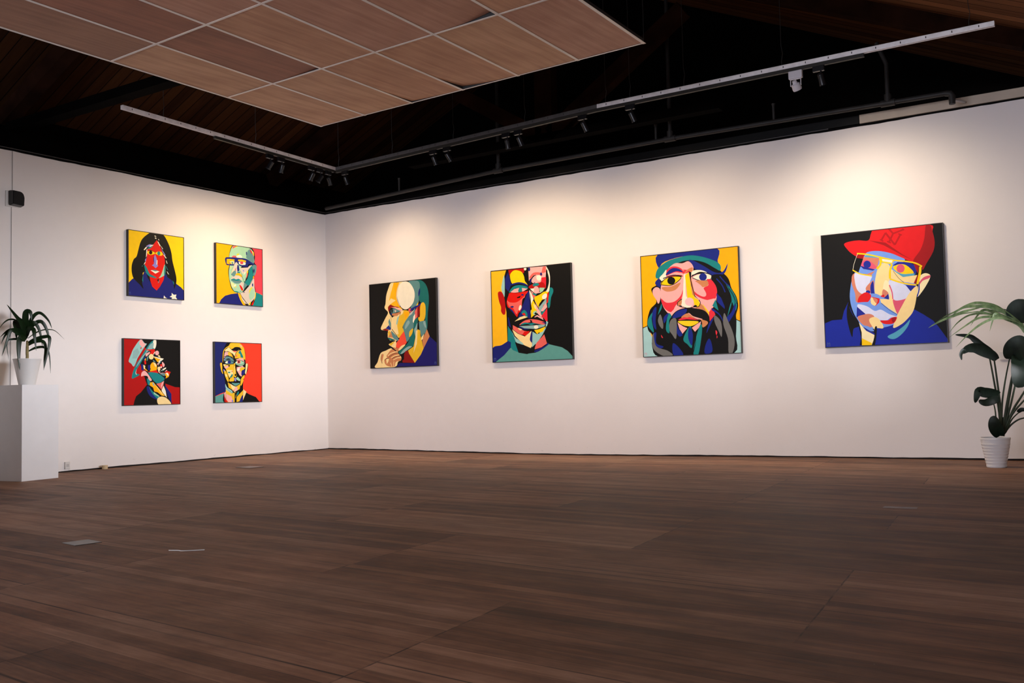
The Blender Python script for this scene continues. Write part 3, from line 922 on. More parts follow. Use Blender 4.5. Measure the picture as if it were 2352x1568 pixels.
M['cable_white'] = plain('painted_cable', (0.50, 0.48, 0.47, 1), 0.5, var=0.03)

M['side_wall'] = plain('side_wall_paint', (0.35, 0.32, 0.30, 1), 0.7, var=0.1, scale=2)
# ------------------------------------------------------------------ shell
random.seed(4)
def floor_z(x, y):
    return -0.026 * math.exp(-((x - 3.9) / 2.4) ** 2) * math.exp(-((y / 2.6) ** 2))
bm = bmesh.new()
xs = [-0.6 + 0.3 * i for i in range(77)]; ys = [0.3 - 0.35 * j for j in range(48)]
g = [[bm.verts.new((x, y, floor_z(x, y))) for x in xs] for y in ys]
for j in range(len(ys) - 1):
    for i in range(len(xs) - 1):
        bm.faces.new((g[j][i], g[j + 1][i], g[j + 1][i + 1], g[j][i + 1]))
tag(obj('floor', bm, M['floor'], smooth=True), kind='structure')

HW = 3.6
def wall_panel(name, axis, a0, a1):
    """plaster wall 12 cm thick; its lower and upper edges are a little ragged, as cut by hand"""
    bm = bmesh.new(); n = int(abs(a1 - a0) / 0.09); rows = []
    dz = 0
    for i in range(n + 1):
        a = a0 + (a1 - a0) * i / n
        x, y = (0, a) if axis == 'x' else (a, 0)
        dz = dz * 0.75 + random.uniform(-0.0035, 0.0035)
        zb = floor_z(x, y) + 0.016 + dz * 0.8; zt = HW - 0.012 + dz * 1.1
        back = (-0.12, a) if axis == 'x' else (a, 0.12)
        rows.append([bm.verts.new((x, y, zb)), bm.verts.new((x, y, zt)), bm.verts.new((back[0], back[1], zt)), bm.verts.new((back[0], back[1], zb))])
    for p, q in zip(rows, rows[1:]):
        for k in range(4):
            bm.faces.new((p[k], p[(k + 1) % 4], q[(k + 1) % 4], q[k]))
    bm.faces.new(rows[0][::-1]); bm.faces.new(rows[-1])
    bmesh.ops.recalc_face_normals(bm, faces=bm.faces)
    return tag(obj(name, bm, M['wall']), kind='structure')
wall_panel('wall_left', 'x', 0.0, -14.0)
wall_panel('wall_right', 'y', 0.0, 10.3)
# dark strip coloured as the shade of the gap under the plaster, and the black capping with its thin metal lip above it
def trim(name, boxes, m):
    bm = bmesh.new()
    for b in boxes: box(bm, *b)
    return tag(obj(name, bm, m), kind='structure')
trim('trim_1', [(-0.10, -0.012, -14, 0.10, -0.06, 0.06), (-0.10, 10.3, 0.012, 0.10, -0.06, 0.06)], M['gap'])
trim('trim_2', [(-0.14, -0.004, -14, 0.14, HW - 0.03, HW + 0.012), (-0.14, 10.3, 0.004, 0.14, HW - 0.03, HW + 0.012)], M['black'])
trim('trim_3', [(-0.13, 0.010, -14, -0.010, HW + 0.012, HW + 0.017), (-0.0, 7.6, -0.010, 0.13, HW + 0.012, HW + 0.017)], M['strut_dark'])
# corner bead
trim('trim_4', [(0.0, 0.006, -0.006, 0.0, 0.03, HW - 0.02)], M['wall'])
# unseen walls added to block daylight, then the outer shell
bm = bmesh.new(); box(bm, 10.3, 10.42, -0.95, 0.12, -0.02, HW); tag(obj('wall_light_block_return', bm, M['wall']), kind='structure')  # unseen, length set to shade the right end of the wall
bm = bmesh.new(); box(bm, 10.42, 10.56, -16.0, -5.8, -0.02, 3.9); tag(obj('wall_light_block_divider', bm, M['side_wall']), kind='structure')  # unseen, added to keep window light off the right floor
bm = bmesh.new(); box(bm, 10.42, 10.56, -5.8, 0.12, 2.35, 3.9); tag(obj('wall_light_block_header', bm, M['side_wall']), kind='structure')  # unseen, added to cut window light on the upper walls
bm = bmesh.new(); box(bm, 0.0, 2.0, -6.72, -6.60, -0.02, HW); tag(obj('wall_light_block_nib', bm, M['side_wall']), kind='structure')  # unseen, added to shade the pedestal from the rear windows
bm = bmesh.new(); box(bm, 10.42, 10.56, -5.8, -0.95, -0.02, 0.8); tag(obj('wall_light_block_parapet', bm, M['side_wall']), kind='structure')  # unseen, added low across the opening to shade the floor
bm = bmesh.new(); box(bm, -0.75, 22.2, 1.1, 1.25, -0.02, 7); tag(obj('wall_far', bm, M['dark_wall']), kind='structure')
bm = bmesh.new(); box(bm, -0.75, -0.6, -16.2, 1.1, -0.02, 7); tag(obj('wall_outer_left', bm, M['dark_wall']), kind='structure')
def wall_with_windows(name, plane, rng, wins, mat):
    bm = bmesh.new(); z0, z1 = 0.5, 3.3
    cuts = sorted([(c - w / 2, c + w / 2) for c, w in wins]); a = rng[0]
    def seg(a0, a1, zz0, zz1):
        if plane[0] == 'x': box(bm, plane[1], plane[1] + 0.2, a0, a1, zz0, zz1)
        else: box(bm, a0, a1, plane[1] - 0.2, plane[1], zz0, zz1)
    for c0, c1 in cuts:
        seg(a, c0, -0.02, 4.6); seg(c0, c1, -0.02, z0); seg(c0, c1, z1, 4.6); a = c1
    seg(a, rng[1], -0.02, 4.6)
    return tag(obj(name, bm, mat), kind='structure')
wall_with_windows('wall_side', ('x', 22.0), (-16, 1.1), WIN_SIDE, M['side_wall'])
wall_with_windows('wall_rear', ('y', -16.0), (-0.75, 22.2), WIN_REAR, M['side_wall'])
k = 0
for kind, lst in (('x', WIN_SIDE), ('y', WIN_REAR)):
    for c, ww in lst:
        k += 1; bm = bmesh.new()
        parts = [(c - ww / 2, c - ww / 2 + .06, .5, 3.3), (c + ww / 2 - .06, c + ww / 2, .5, 3.3), (c - ww / 2, c + ww / 2, .5, .56), (c - ww / 2, c + ww / 2, 3.24, 3.3), (c - .02, c + .02, .5, 3.3), (c - ww / 2, c + ww / 2, 1.88, 1.92)]
        for a0, a1, b0, b1 in parts:
            if kind == 'x': box(bm, 22.06, 22.11, a0, a1, b0, b1)
            else: box(bm, a0, a1, -16.11, -16.06, b0, b1)
        wf = tag(obj('window_%d' % k, bm, M['white_metal']), kind='structure')
        bm = bmesh.new()
        if kind == 'x': box(bm, 22.082, 22.088, c - ww / 2 + .06, c + ww / 2 - .06, .56, 3.24)
        else: box(bm, c - ww / 2 + .06, c + ww / 2 - .06, -16.088, -16.082, .56, 3.24)
        obj('pane', bm, M['glass'], wf)
# roof: two boarded slopes with boards running down the slope
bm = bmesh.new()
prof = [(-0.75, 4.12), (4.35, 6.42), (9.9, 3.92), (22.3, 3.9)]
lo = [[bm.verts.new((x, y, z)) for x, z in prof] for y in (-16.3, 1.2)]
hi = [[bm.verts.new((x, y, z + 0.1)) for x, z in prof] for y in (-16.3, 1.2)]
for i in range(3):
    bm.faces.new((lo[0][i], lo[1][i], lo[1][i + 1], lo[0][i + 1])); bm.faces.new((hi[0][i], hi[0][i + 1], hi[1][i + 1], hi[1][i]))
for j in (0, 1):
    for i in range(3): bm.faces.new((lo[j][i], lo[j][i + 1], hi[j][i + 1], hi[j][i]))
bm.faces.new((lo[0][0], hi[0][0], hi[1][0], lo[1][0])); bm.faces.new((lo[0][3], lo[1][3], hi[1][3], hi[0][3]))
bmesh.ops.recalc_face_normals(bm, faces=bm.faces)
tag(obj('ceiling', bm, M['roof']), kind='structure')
def roof_z(x):
    return 4.12 + (x + 0.75) * 2.3 / 5.1 if x < 4.35 else (6.42 - (x - 4.35) * 2.5 / 5.55 if x < 9.9 else 3.92)

# roof trusses
def beam(bm, a, b, w=0.14, h=0.2):
    a, b = Vector(a), Vector(b); d = (b - a); L = d.length; d.normalize()
    side = Vector((0, 1, 0)); up = d.cross(side).normalized()
    mt = Matrix.Translation(a) @ Matrix((d, side, up)).transposed().to_4x4()
    box(bm, 0, L, -w / 2, w / 2, -h / 2, h / 2, mat=mt)
def truss(y, label):
    t = tag(empty('roof_truss', (4.35, y, 3.8)), label, 'roof truss')
    def P(x, z): return (x - 4.35, 0, z - 3.8)
    for nm, segs in (('tie_beam', [((-0.35, 3.95), (9.4, 3.95))] if y < -2 else [((2.2, 3.92), (6.6, 3.92))]), ('king_post', [((4.35, 3.9), (4.35, 6.28))]),
                     ('rafter', [((-0.5, 4.08), (4.30, 6.24))]), ('rafter', [((9.6, 3.98), (4.40, 6.24))]),
                     ('strut', [((4.28, 3.95), (2.55, 5.02))]), ('strut', [((4.42, 3.95), (6.2, 5.10))])):
        bm = bmesh.new()
        for a, b in segs: beam(bm, P(*a), P(*b), 0.15, 0.24 if nm == 'king_post' else 0.10 if nm == 'tie_beam' else 0.18)
        obj(nm, bm, M['dark_wall'] if nm == 'tie_beam' else M['timber'], t)
truss(-0.62, 'dark timber roof truss with V struts behind the long lighting rail')
truss(-4.7, 'dark timber roof truss above the hung wood panel ceiling')
# fascia above the right wall: black length, then cream length to the far right
bm = bmesh.new(); box(bm, 0.05, 7.93, 0.0, 0.10, HW + 0.018, HW + 0.115, 0.004)
tag(obj('beam', bm, M['black_gloss']), 'long glossy black beam lying on top of the right wall', 'beam')
bm = bmesh.new(); box(bm, 7.932, 10.3, 0.0, 0.10, HW + 0.018, HW + 0.115, 0.004)
tag(obj('beam', bm, M['cream']), 'short cream painted beam on top of the right wall at its right end', 'beam')

# ------------------------------------------------------------------ hung ceiling of wood panels
C0 = Vector((3.325, -3.50, HW)); DI = Vector((0.6255, -0.0255, 0)); DJ = Vector((-0.004, -1.2155, 0))
NI, NJ = 6, 5
GR = tag(empty('ceiling_grid', C0), 'pale metal grid carrying the hung wood panels', 'ceiling grid')
def bar(name, a, b, w):
    bm = bmesh.new(); d = (b - a); L = d.length; d.normalize(); s = Vector((0, 0, 1)).cross(d)
    mt = Matrix.Translation(a - C0) @ Matrix((d, s, Vector((0, 0, 1)))).transposed().to_4x4()
    box(bm, -w / 2, L + w / 2, -w / 2, w / 2, 0, 0.002, mat=mt); box(bm, 0, L, -0.001, 0.001, 0.002, 0.038, mi=1, mat=mt)
    return obj(name, bm, [M['tbar'], M['slot']], GR)  # stem colour darkened to give the shade in gaps at lifted panels
for i in range(NI + 1): bar('edge_angle' if i in (0, NI) else 'main_bar', C0 + DI * i, C0 + DI * i + DJ * NJ, 0.027)
for j in range(NJ + 1):
    bar('edge_angle' if j in (0, NJ) else 'cross_bar', C0 + DJ * j + Vector((0, 0, .0004)), C0 + DJ * j + DI * NI + Vector((0, 0, .0004)), 0.022 if j else 0.014)
for i in range(0, NI + 1, 2):
    for j in range(0, NJ + 1):
        q = C0 + DI * i + DJ * j; bm = bmesh.new()
        tube(bm, [q - C0 + Vector((0, 0, 0.038)), Vector((q.x - C0.x, q.y - C0.y, roof_z(q.x) - HW))], 0.002, 5); obj('hanger_wire', bm, M['wire'], GR)
ply = [mat_ply('plywood_warm', srgb(166, 116, 84), srgb(204, 156, 120), 0.0), mat_ply('plywood_pale', srgb(172, 126, 92), srgb(212, 168, 130), 3.1), mat_ply('plywood_red', srgb(126, 78, 58), srgb(168, 110, 82), 5.7), mat_ply('plywood_rose', srgb(162, 112, 88), srgb(198, 150, 124), 9.2), mat_ply('plywood_brown', srgb(134, 92, 68), srgb(168, 122, 92), 12.4)]
PM = {(0, 0): 1, (1, 0): 1, (2, 0): 0, (3, 0): 0, (4, 0): 1, (5, 0): 3, (0, 1): 1, (1, 1): 2, (2, 1): 0, (3, 1): 3, (4, 1): 3, (5, 1): 0,
      (0, 2): 4, (1, 2): 2, (2, 2): 3, (3, 2): 3, (4, 2): 3, (5, 2): 0, (0, 3): 4, (1, 3): 4}
TONE = ['warm tan', 'pale tan', 'dark reddish', 'rosy brown', 'greyish brown']
ORD = ['first', 'second', 'third', 'fourth', 'fifth', 'sixth']
for i in range(NI):
    for j in range(NJ):
        rnd = random.Random(i * 17 + j * 5 + 1); n = 6; bm = bmesh.new(); g = []; top = []
        liftc = {(4, 1): ((1, 0), 0.045), (3, 0): ((0, 0), 0.03), (1, 1): ((1, 0), 0.012), (2, 0): ((0, 0), 0.012)}.get((i, j))
        bow = rnd.uniform(-0.004, 0.006)
        o0 = C0 + DI * i + DJ * j
        for a in range(n + 1):
            ra, rt = [], []
            for b in range(n + 1):
                s = 0.012 + (1 - 0.024) * a / n; t = 0.006 + (1 - 0.012) * b / n
                z = 0.0035 + max(0, bow) * math.sin(math.pi * a / n) * 0.5
                if liftc:
                    (ca, cb), hgt = liftc; da = abs(s - ca); db = abs(t - cb) * 1.6; z += hgt * max(0, 1 - math.hypot(da, db) / 0.6) ** 1.5
                p = DI * s + DJ * t + Vector((0, 0, z)); ra.append(bm.verts.new(p)); rt.append(bm.verts.new(p + Vector((0, 0, 0.006))))
            g.append(ra); top.append(rt)
        for a in range(n):
            for b in range(n):
                bm.faces.new((g[a][b], g[a][b + 1], g[a + 1][b + 1], g[a + 1][b])); bm.faces.new((top[a][b], top[a + 1][b], top[a + 1][b + 1], top[a][b + 1]))
        for a in range(n):
            for gg in ((g[a][0], g[a + 1][0], top[a + 1][0], top[a][0]), (g[a][n], top[a][n], top[a + 1][n], g[a + 1][n]), (g[0][a], top[0][a], top[0][a + 1], g[0][a + 1]), (g[n][a], g[n][a + 1], top[n][a + 1], top[n][a])): bm.faces.new(gg)
        bmesh.ops.recalc_face_normals(bm, faces=bm.faces)
        mi = PM.get((i, j), rnd.choice([0, 1, 3]))
        o = obj('ceiling_panel', bm, ply[mi], smooth=30, loc=o0)
        lab = '%s wood ceiling panel, %s from the left in the %s row counted from the picture wall' % (TONE[mi], ORD[i], ORD[j])
        if (i, j) == (4, 1): lab = 'rosy wood ceiling panel with one corner lifted, fifth from the left in the second row'
        tag(o, lab, 'ceiling panel', 'hung wood ceiling panels')

# ------------------------------------------------------------------ lighting rails
ZR = 3.90
def rail(name, label, runs, tracks, wires):
    base = Vector((runs[0][0][0], runs[0][0][1], ZR))
    T = tag(empty(name, base), label, 'lighting rail')
    for a, b, m in runs:
        a = Vector((*a, ZR)); b = Vector((*b, ZR)); d = b - a; L = d.length; d.normalize(); s = Vector((0, 0, 1)).cross(d)
        mt = Matrix.Translation(a - base) @ Matrix((d, s, Vector((0, 0, 1)))).transposed().to_4x4()
        bm = bmesh.new(); q = 0.019
        box(bm, 0, L, -q, -q + 0.003, -0.041, 0, mat=mt); box(bm, 0, L, q - 0.003, q, -0.041, 0, mat=mt)
        box(bm, 0, L, -q, q, -0.003, 0.0, mat=mt); box(bm, 0, L, -q, -q + 0.011, -0.044, -0.041, mat=mt); box(bm, 0, L, q - 0.011, q, -0.044, -0.041, mat=mt)
        for f_ in bm.faces: f_.material_index = 0
        k = 0.11
        while k < L - 0.05:
            box(bm, k, k + 0.008, -q - 0.0008, q + 0.0008, -0.030, -0.012, mi=1, mat=mt); k += 0.215
        obj('steel_strut', bm, [m, M['slot']], T)
    for a, b in tracks:
        a = Vector((*a, ZR - 0.048)); b = Vector((*b, ZR - 0.048)); d = b - a; L = d.length; d.normalize(); s = Vector((0, 0, 1)).cross(d)
        mt = Matrix.Translation(a - base) @ Matrix((d, s, Vector((0, 0, 1)))).transposed().to_4x4()
        bm = bmesh.new(); box(bm, 0, L, -0.018, 0.018, -0.030, 0.003, 0.002, mat=mt); obj('power_track', bm, M['track'], T)
    for x, y in wires:
        bm = bmesh.new(); q = Vector((x, y, ZR)) - base; top = roof_z(x) - ZR
        pts = [q + Vector((0, 0, 0.0)), q + Vector((0, 0, 0.05)), q + Vector((0.012, 0, 0.12)), q + Vector((0, 0, 0.2)), Vector((q.x, q.y, top))]
        tube(bm, pts, 0.003, 6); obj('hanger_wire', bm, M['wire'], T)
    return T
rail('lighting_rail', 'pale slotted steel lighting rail hanging beside the left wall',
     [((1.515, -4.58), (1.335, -1.20), M['galv'])], [((1.45, -3.32), (1.34, -1.22))], [(1.48, -4.04), (1.41, -2.66)])
rail('lighting_rail', 'long slotted steel lighting rail hanging in front of the right wall',
     [((1.345, -1.180), (5.54, -1.53), M['strut_dark']), ((5.54, -1.53), (9.43, -1.562), M['galv'])], [((1.35, -1.18), (5.54, -1.53)), ((5.54, -1.53), (8.34, -1.553))],
     [(1.40, -1.19), (2.41, -1.27), (3.46, -1.36), (4.55, -1.45), (5.64, -1.532), (5.93, -1.534), (6.55, -1.54), (7.57, -1.548), (9.23, -1.56)])

def lamp_black():
    t = empty('track_spotlight', (0, 0, 0))
    bm = bmesh.new(); box(bm, -0.055, 0.055, -0.017, 0.017, -0.050, 0.0, 0.003); obj('adapter', bm, M['lamp_black'], t)
    bm = bmesh.new(); tube(bm, [(0.02, 0, -0.048), (0.02, 0, -0.085)], 0.008, 10); a = obj('stem', bm, M['lamp_black'], t, True)
    h = empty('lamp_head', (0.02, 0, -0.10)); h.parent = t
    bpy.data.objects.remove(h)
    bm = bmesh.new(); lathe(bm, [(0, 0.045), (0.018, 0.045), (0.028, 0.035), (0.030, 0.028), (0.030, -0.055), (0.033, -0.060), (0.033, -0.072), (0.030, -0.072), (0.028, -0.055), (0, -0.053)], 28)
    hd = obj('lamp_head', bm, M['lamp_black'], t, True, loc=(0.02, 0, -0.115))
    return t, hd
def lamp_white():
    t = empty('track_spotlight', (0, 0, 0))
    bm = bmesh.new(); box(bm, -0.065, 0.065, -0.019, 0.019, -0.075, 0.0, 0.004); obj('adapter', bm, M['lamp_white'], t)
    bm = bmesh.new()
    box(bm, -0.052, 0.052, -0.008, 0.008, -0.083, -0.075); box(bm, 0.046, 0.052, -0.009, 0.009, -0.145, -0.078); box(bm, -0.052, -0.046, -0.009, 0.009, -0.145, -0.078)
    obj('yoke', bm, M['lamp_white'], t)
    bm = bmesh.new(); lathe(bm, [(0, 0.048), (0.020, 0.048), (0.024, 0.020), (0.040, 0.012), (0.045, -0.030), (0.042, -0.048), (0.036, -0.048), (0.030, -0.02), (0, -0.015)], 28)
    hd = obj('lamp_head', bm, M['lamp_white'], t, True, loc=(0, 0, -0.140))
    return t, hd
BULB = NT('lit_bulb'); BULB.b.inputs['Emission Color'].default_value = (1, 0.72, 0.40, 1); BULB.b.inputs['Emission Strength'].default_value = 12
M['bulb'] = BULB.m
def place_lamp(maker, pos, rz, target, power, label, size=128, blend=1.0, grp='black track spotlights', color=(1.0, 0.73, 0.44)):
    t, hd = maker(); t.location = (pos[0], pos[1], ZR - 0.078); t.rotation_euler = (0, 0, rz)
    tag(t, label, 'spotlight', grp)
    hw = Vector(t.location) + Matrix.Rotation(rz, 3, 'Z') @ hd.location
    d = (Vector(target) - hw).normalized()
    dl = Matrix.Rotation(-rz, 3, 'Z') @ d
    hd.rotation_euler = dl.to_track_quat('-Z', 'Y').to_euler()
    bm = bmesh.new(); lathe(bm, [(0, -0.040), (0.012, -0.041), (0.020, -0.046), (0, -0.052)], 16)
    obj('bulb', bm, M['bulb'], hd, True)
    l = bpy.data.lights.new('spot_beam', 'SPOT'); l.energy = power * SPOT_W; l.color = color; l.spot_size = R(size); l.spot_blend = blend; l.shadow_soft_size = 0.03
    o = bpy.data.objects.new('spot_beam', l); col.objects.link(o); o.parent = hd; o.location = (0, 0, -0.076)
RA = -0.083
place_lamp(lamp_black, (1.395, -2.42), 1.63, (0, -3.15, 1.3), 36, 'black spotlight on the left rail, farthest from the corner')
place_lamp(lamp_black, (1.385, -2.22), 1.63, (0, -1.95, 1.0), 34, 'black spotlight on the left rail, second from the far end of its lamps')
place_lamp(lamp_black, (1.358, -1.66), 1.63, (0, -1.6, 1.9), 25, 'black spotlight on the left rail, third lamp towards the corner')
place_lamp(lamp_black, (1.350, -1.50), 1.63, (0, -2.7, 0.8), 38, 'black spotlight on the left rail, fourth lamp towards the corner')
place_lamp(lamp_black, (1.342, -1.33), 1.63, (1.0, 0, 1.6), 16, 'black spotlight on the left rail, nearest the corner')
place_lamp(lamp_black, (1.52, -1.195), RA, (1.85, 0, 1.1), 56, 'black spotlight alone on the right rail beside the corner')
place_lamp(lamp_black, (3.12, -1.328), RA, (3.5, 0, 1.0), 36, 'left black spotlight of the first pair on the right rail')
place_lamp(lamp_black, (3.35, -1.347), RA, (4.2, 0, 1.3), 38, 'right black spotlight of the first pair on the right rail')
place_lamp(lamp_black, (4.27, -1.424), RA, (4.0, 0, 1.1), 42, 'left black spotlight of the pair below the roof king post')
place_lamp(lamp_black, (4.45, -1.439), RA, (5.0, 0, 0.9), 26, 'right black spotlight of the pair below the roof king post')
place_lamp(lamp_black, (5.34, -1.513), RA, (6.0, 0, 1.1), 50, 'single black spotlight just left of the brighter rail length')
place_lamp(lamp_black, (5.93, -1.534), -0.01, (6.7, 0, 0.8), 46, 'single black spotlight under the start of the brighter rail length', color=(1.0, 0.78, 0.56))
place_lamp(lamp_white, (7.70, -1.549), -0.01, (8.15, 0, 1.5), 66, 'white track spotlight, the only white lamp on the rails', 124, 1.0, 'track spotlights', (1.0, 0.82, 0.62))
place_lamp(lamp_black, (7.92, -1.551), -0.01, (8.2, 0, 1.0), 60, 'black spotlight right beside the white one', 120, 1.0, color=(1.0, 0.82, 0.60))

# ------------------------------------------------------------------ pipes above the right wall
T = tag(empty('water_pipe', (0.4, -0.3, 3.6)), 'dark iron water pipe running along the top of the right wall', 'pipe')
B0 = Vector((0.4, -0.3, 3.6))
bm = bmesh.new(); run = [(0.3, -0.3, 3.60), (3.41, -0.3, 3.715), (5.85, -0.3, 3.735), (8.29, -0.3, 3.705), (8.86, -0.3, 3.70)]
tube(bm, [Vector(p) - B0 for p in run], 0.026, 14); obj('main_run', bm, M['pipe'], T, True)
bm = bmesh.new()
tube(bm, [Vector(p) - B0 for p in [(8.84, -0.3, 3.70), (8.885, -0.3, 3.69), (8.90, -0.3, 3.66), (8.90, -0.3, 3.58)]], [0.03, 0.033, 0.033, 0.03], 14); obj('end_elbow', bm, M['pipe'], T, True)
bm = bmesh.new(); tube(bm, [Vector((8.90, -0.28, 3.63)) - B0, Vector((8.98, -0.02, 3.655)) - B0], 0.014, 8); obj('wall_bracket', bm, M['cable_white'], T, True)
for x, z in ((3.41, 3.715), (5.85, 3.735), (8.29, 3.705)):
    bm = bmesh.new(); tube(bm, [Vector((x - 0.07, -0.3, z)) - B0, Vector((x + 0.07, -0.3, z)) - B0], 0.037, 14)
    tube(bm, [Vector((x, -0.3, z)) - B0, Vector((x, -0.3, z + 0.09)) - B0], 0.036, 14); obj('tee_fitting', bm, M['pipe'], T, True)
    bm = bmesh.new()
    if x > 8: pts = [(x, -0.3, z), (x, -0.3, 4.12), (8.2, -0.3, 4.36)]
    else: pts = [(x, -0.3, z), (x, -0.3, roof_z(x) - 0.02)]
    tube(bm, [Vector(p) - B0 for p in pts], 0.022, 12); obj('riser', bm, M['pipe'], T, True)
for x, z in ((1.72, 3.655), (5.67, 3.735), (7.09, 3.722)):
    bm = bmesh.new(); tube(bm, [Vector((x, -0.3, z)) - B0, Vector((x, -0.3, z + 0.17)) - B0, Vector((x, -0.3, z + 0.20)) - B0], [0.015, 0.015, 0.022], 10); obj('capped_stub', bm, M['pipe'], T, True)

# ------------------------------------------------------------------ paintings
PAL = dict(X=(74, 92, 150), X2=(196, 160, 176), A=(150, 200, 195), B=(24, 32, 114), B2=(24, 34, 102), B3=(22, 38, 132), B4=(26, 24, 105), B5=(30, 40, 150), b=(24, 42, 160),
    C=(232, 100, 92), C2=(250, 80, 55), C3=(228, 48, 62), C4=(222, 88, 118), D=(252, 68, 84), G=(108, 108, 106), K=(11, 10, 9), L=(165, 208, 208), M=(138, 14, 12),
    O=(255, 178, 0), O2=(236, 188, 40), O3=(252, 188, 28), P=(246, 176, 172), Q=(178, 12, 10), R=(218, 22, 8), R2=(255, 62, 38), R3=(222, 34, 50), R4=(222, 22, 28), R5=(160, 12, 18), R6=(176, 14, 20),
    S=(206, 132, 84), T=(22, 130, 132), T2=(24, 108, 104), U=(140, 178, 176), U2=(140, 175, 172), U3=(84, 166, 196), V=(138, 134, 210), W=(245, 238, 214), Y=(255, 208, 0), Y3=(248, 186, 20), Y4=(244, 212, 30),
    c=(116, 158, 238), g=(160, 206, 172), k=(250, 222, 156), k2=(252, 238, 190), n=(212, 130, 104), n2=(240, 228, 190), q=(208, 196, 184), q2=(240, 190, 192), t=(96, 140, 142), t2=(92, 156, 148), t3=(94, 140, 140), v=(216, 222, 250))
PAINT = {}
def paint_mat(k):
    if k not in PAINT:
        m = NT('artist_paint_' + k.lower() + ('_deep' if k.isupper() or k[0].isupper() else '_light')); c = srgb(*PAL[k])
        n = m.noise(m.coord(), 14, 3); m.base(m.ramp(n, [(0.3, tuple(x * 0.94 for x in c[:3]) + (1,)), (0.7, c)]))
        m.set(Roughness=0.5); m.b.inputs['Specular IOR Level'].default_value = 0.15; m.bump(m.noise(m.coord(), 320, 2), 0.12, 0.0008); PAINT[k] = m.m
    return PAINT[k]
def pip(px, py, poly):
    ins = np.zeros(len(px), bool); n = len(poly); j = n - 1
    for i in range(n):
        xi, yi = poly[i]; xj, yj = poly[j]
        if yi != yj:
            cnd = ((yi > py) != (yj > py)) & (px < (xj - xi) * (py - yi) / (yj - yi) + xi); ins ^= cnd
        j = i
    return ins
def clip(poly, lo, hi):
    for ax, lim, sgn in ((0, lo, 1), (0, hi, -1), (1, lo, 1), (1, hi, -1)):
        out = []
        for a, b in zip(poly, poly[1:] + poly[:1]):
            ia = (a[ax] - lim) * sgn >= 0; ib = (b[ax] - lim) * sgn >= 0
            if ia: out.append(a)
            if ia != ib:
                t = (lim - a[ax]) / (b[ax] - a[ax]); out.append((a[0] + (b[0] - a[0]) * t, a[1] + (b[1] - a[1]) * t))
        poly = out
        if len(poly) < 3: return []
    return poly
def canvas_mesh(lines, size, edge, bgkey):
    lo, hi = edge / size, 1 - edge / size; polys = []
    for ln in lines:
        p = ln.split(); key = p[1]
        if p[0] == 'l':
            wd = float(p[2]) / 1000; pts = [tuple(float(c) / 1000 for c in q.split(',')) for q in p[3:]]
            cp = catmull(pts, False, 4); L, Rr = [], []
            for i, q in enumerate(cp):
                d = cp[min(i + 1, len(cp) - 1)] - cp[max(i - 1, 0)]; d = d / (np.hypot(*d) + 1e-9); nn = np.array((-d[1], d[0])) * wd / 2
                L.append(tuple(q + nn)); Rr.append(tuple(q - nn))
            poly = L + Rr[::-1]
        else:
            pts = [tuple(float(c) / 1000 for c in q.split(',')) for q in p[2:]]
            poly = [tuple(q) for q in catmull(pts, True, 4)] if p[0] == 's' else pts
        poly = clip(poly, lo, hi)
        if poly: polys.append((key, poly))
    verts = [(lo, lo), (hi, lo), (hi, hi), (lo, hi)]; edges = [(0, 1), (1, 2), (2, 3), (3, 0)]
    for _, poly in polys:
        b = len(verts); verts += poly; edges += [(b + i, b + (i + 1) % len(poly)) for i in range(len(poly))]
    r = delaunay_2d_cdt([Vector(v) for v in verts], edges, [], 0, 1e-5)
    vs = np.array([(v.x, v.y) for v in r[0]]); fs = r[2]
    cen = np.array([vs[list(f)].mean(axis=0) for f in fs])
    idx = np.full(len(fs), -1); keys = [bgkey] + [k for k in dict.fromkeys(k for k, _ in polys) if k != bgkey]
    idx[:] = 0
    for key, poly in polys:
        a = np.array(poly); x0, y0 = a.min(0); x1, y1 = a.max(0)
        sel = np.where((cen[:, 0] >= x0) & (cen[:, 0] <= x1) & (cen[:, 1] >= y0) & (cen[:, 1] <= y1))[0]
        if len(sel):
            m = pip(cen[sel, 0], cen[sel, 1], poly); idx[sel[m]] = keys.index(key)
    bm = bmesh.new(); bv = [bm.verts.new(((x - .5) * size, 0, (y - .5) * size)) for x, y in vs]
    for f, mi in zip(fs, idx):
        try: fc = bm.faces.new([bv[i] for i in f]); fc.material_index = int(mi)
        except ValueError: pass
    bmesh.ops.dissolve_limit(bm, angle_limit=0.01, verts=bm.verts, edges=bm.edges, delimit={'MATERIAL'})
    bmesh.ops.recalc_face_normals(bm, faces=bm.faces)
    if sum(f.normal.y * f.calc_area() for f in bm.faces) > 0: bmesh.ops.reverse_faces(bm, faces=bm.faces)
    # stretcher body behind the painted face
    s = size / 2 - edge; fs2 = box(bm, -s, s, 0.0006, 0.030, -s, s)
    for f in fs2: f.material_index = 0
    return bm, [paint_mat(k) for k in keys]
def painting(num, lines, loc, rz, size, label, group):
    t = tag(empty('painting', loc, rz), label, 'painting', group)
    bm, mats = canvas_mesh(lines[1:], size, 0.0075, lines[0].split()[1]); o = obj('canvas', bm, mats, t); o.location = (0, -0.038, 0)
    bm = bmesh.new(); h = size / 2; e = 0.0065
    for b in ((-h, h, h - e, h), (-h, h, -h, -h + e), (-h, -h + e, -h + e, h - e), (h - e, h, -h + e, h - e)):
        box(bm, b[0], b[1], -0.042, -0.001, b[2], b[3])
    obj('frame', bm, M['frame'], t)
blocks = []
for ln in ART.strip().split('\n'):
    if ln[0] == '#': blocks.append([ln.replace('#', '# ')])
    else: blocks[-1].append(ln)
SR, SL = 1.2418, 0.8217
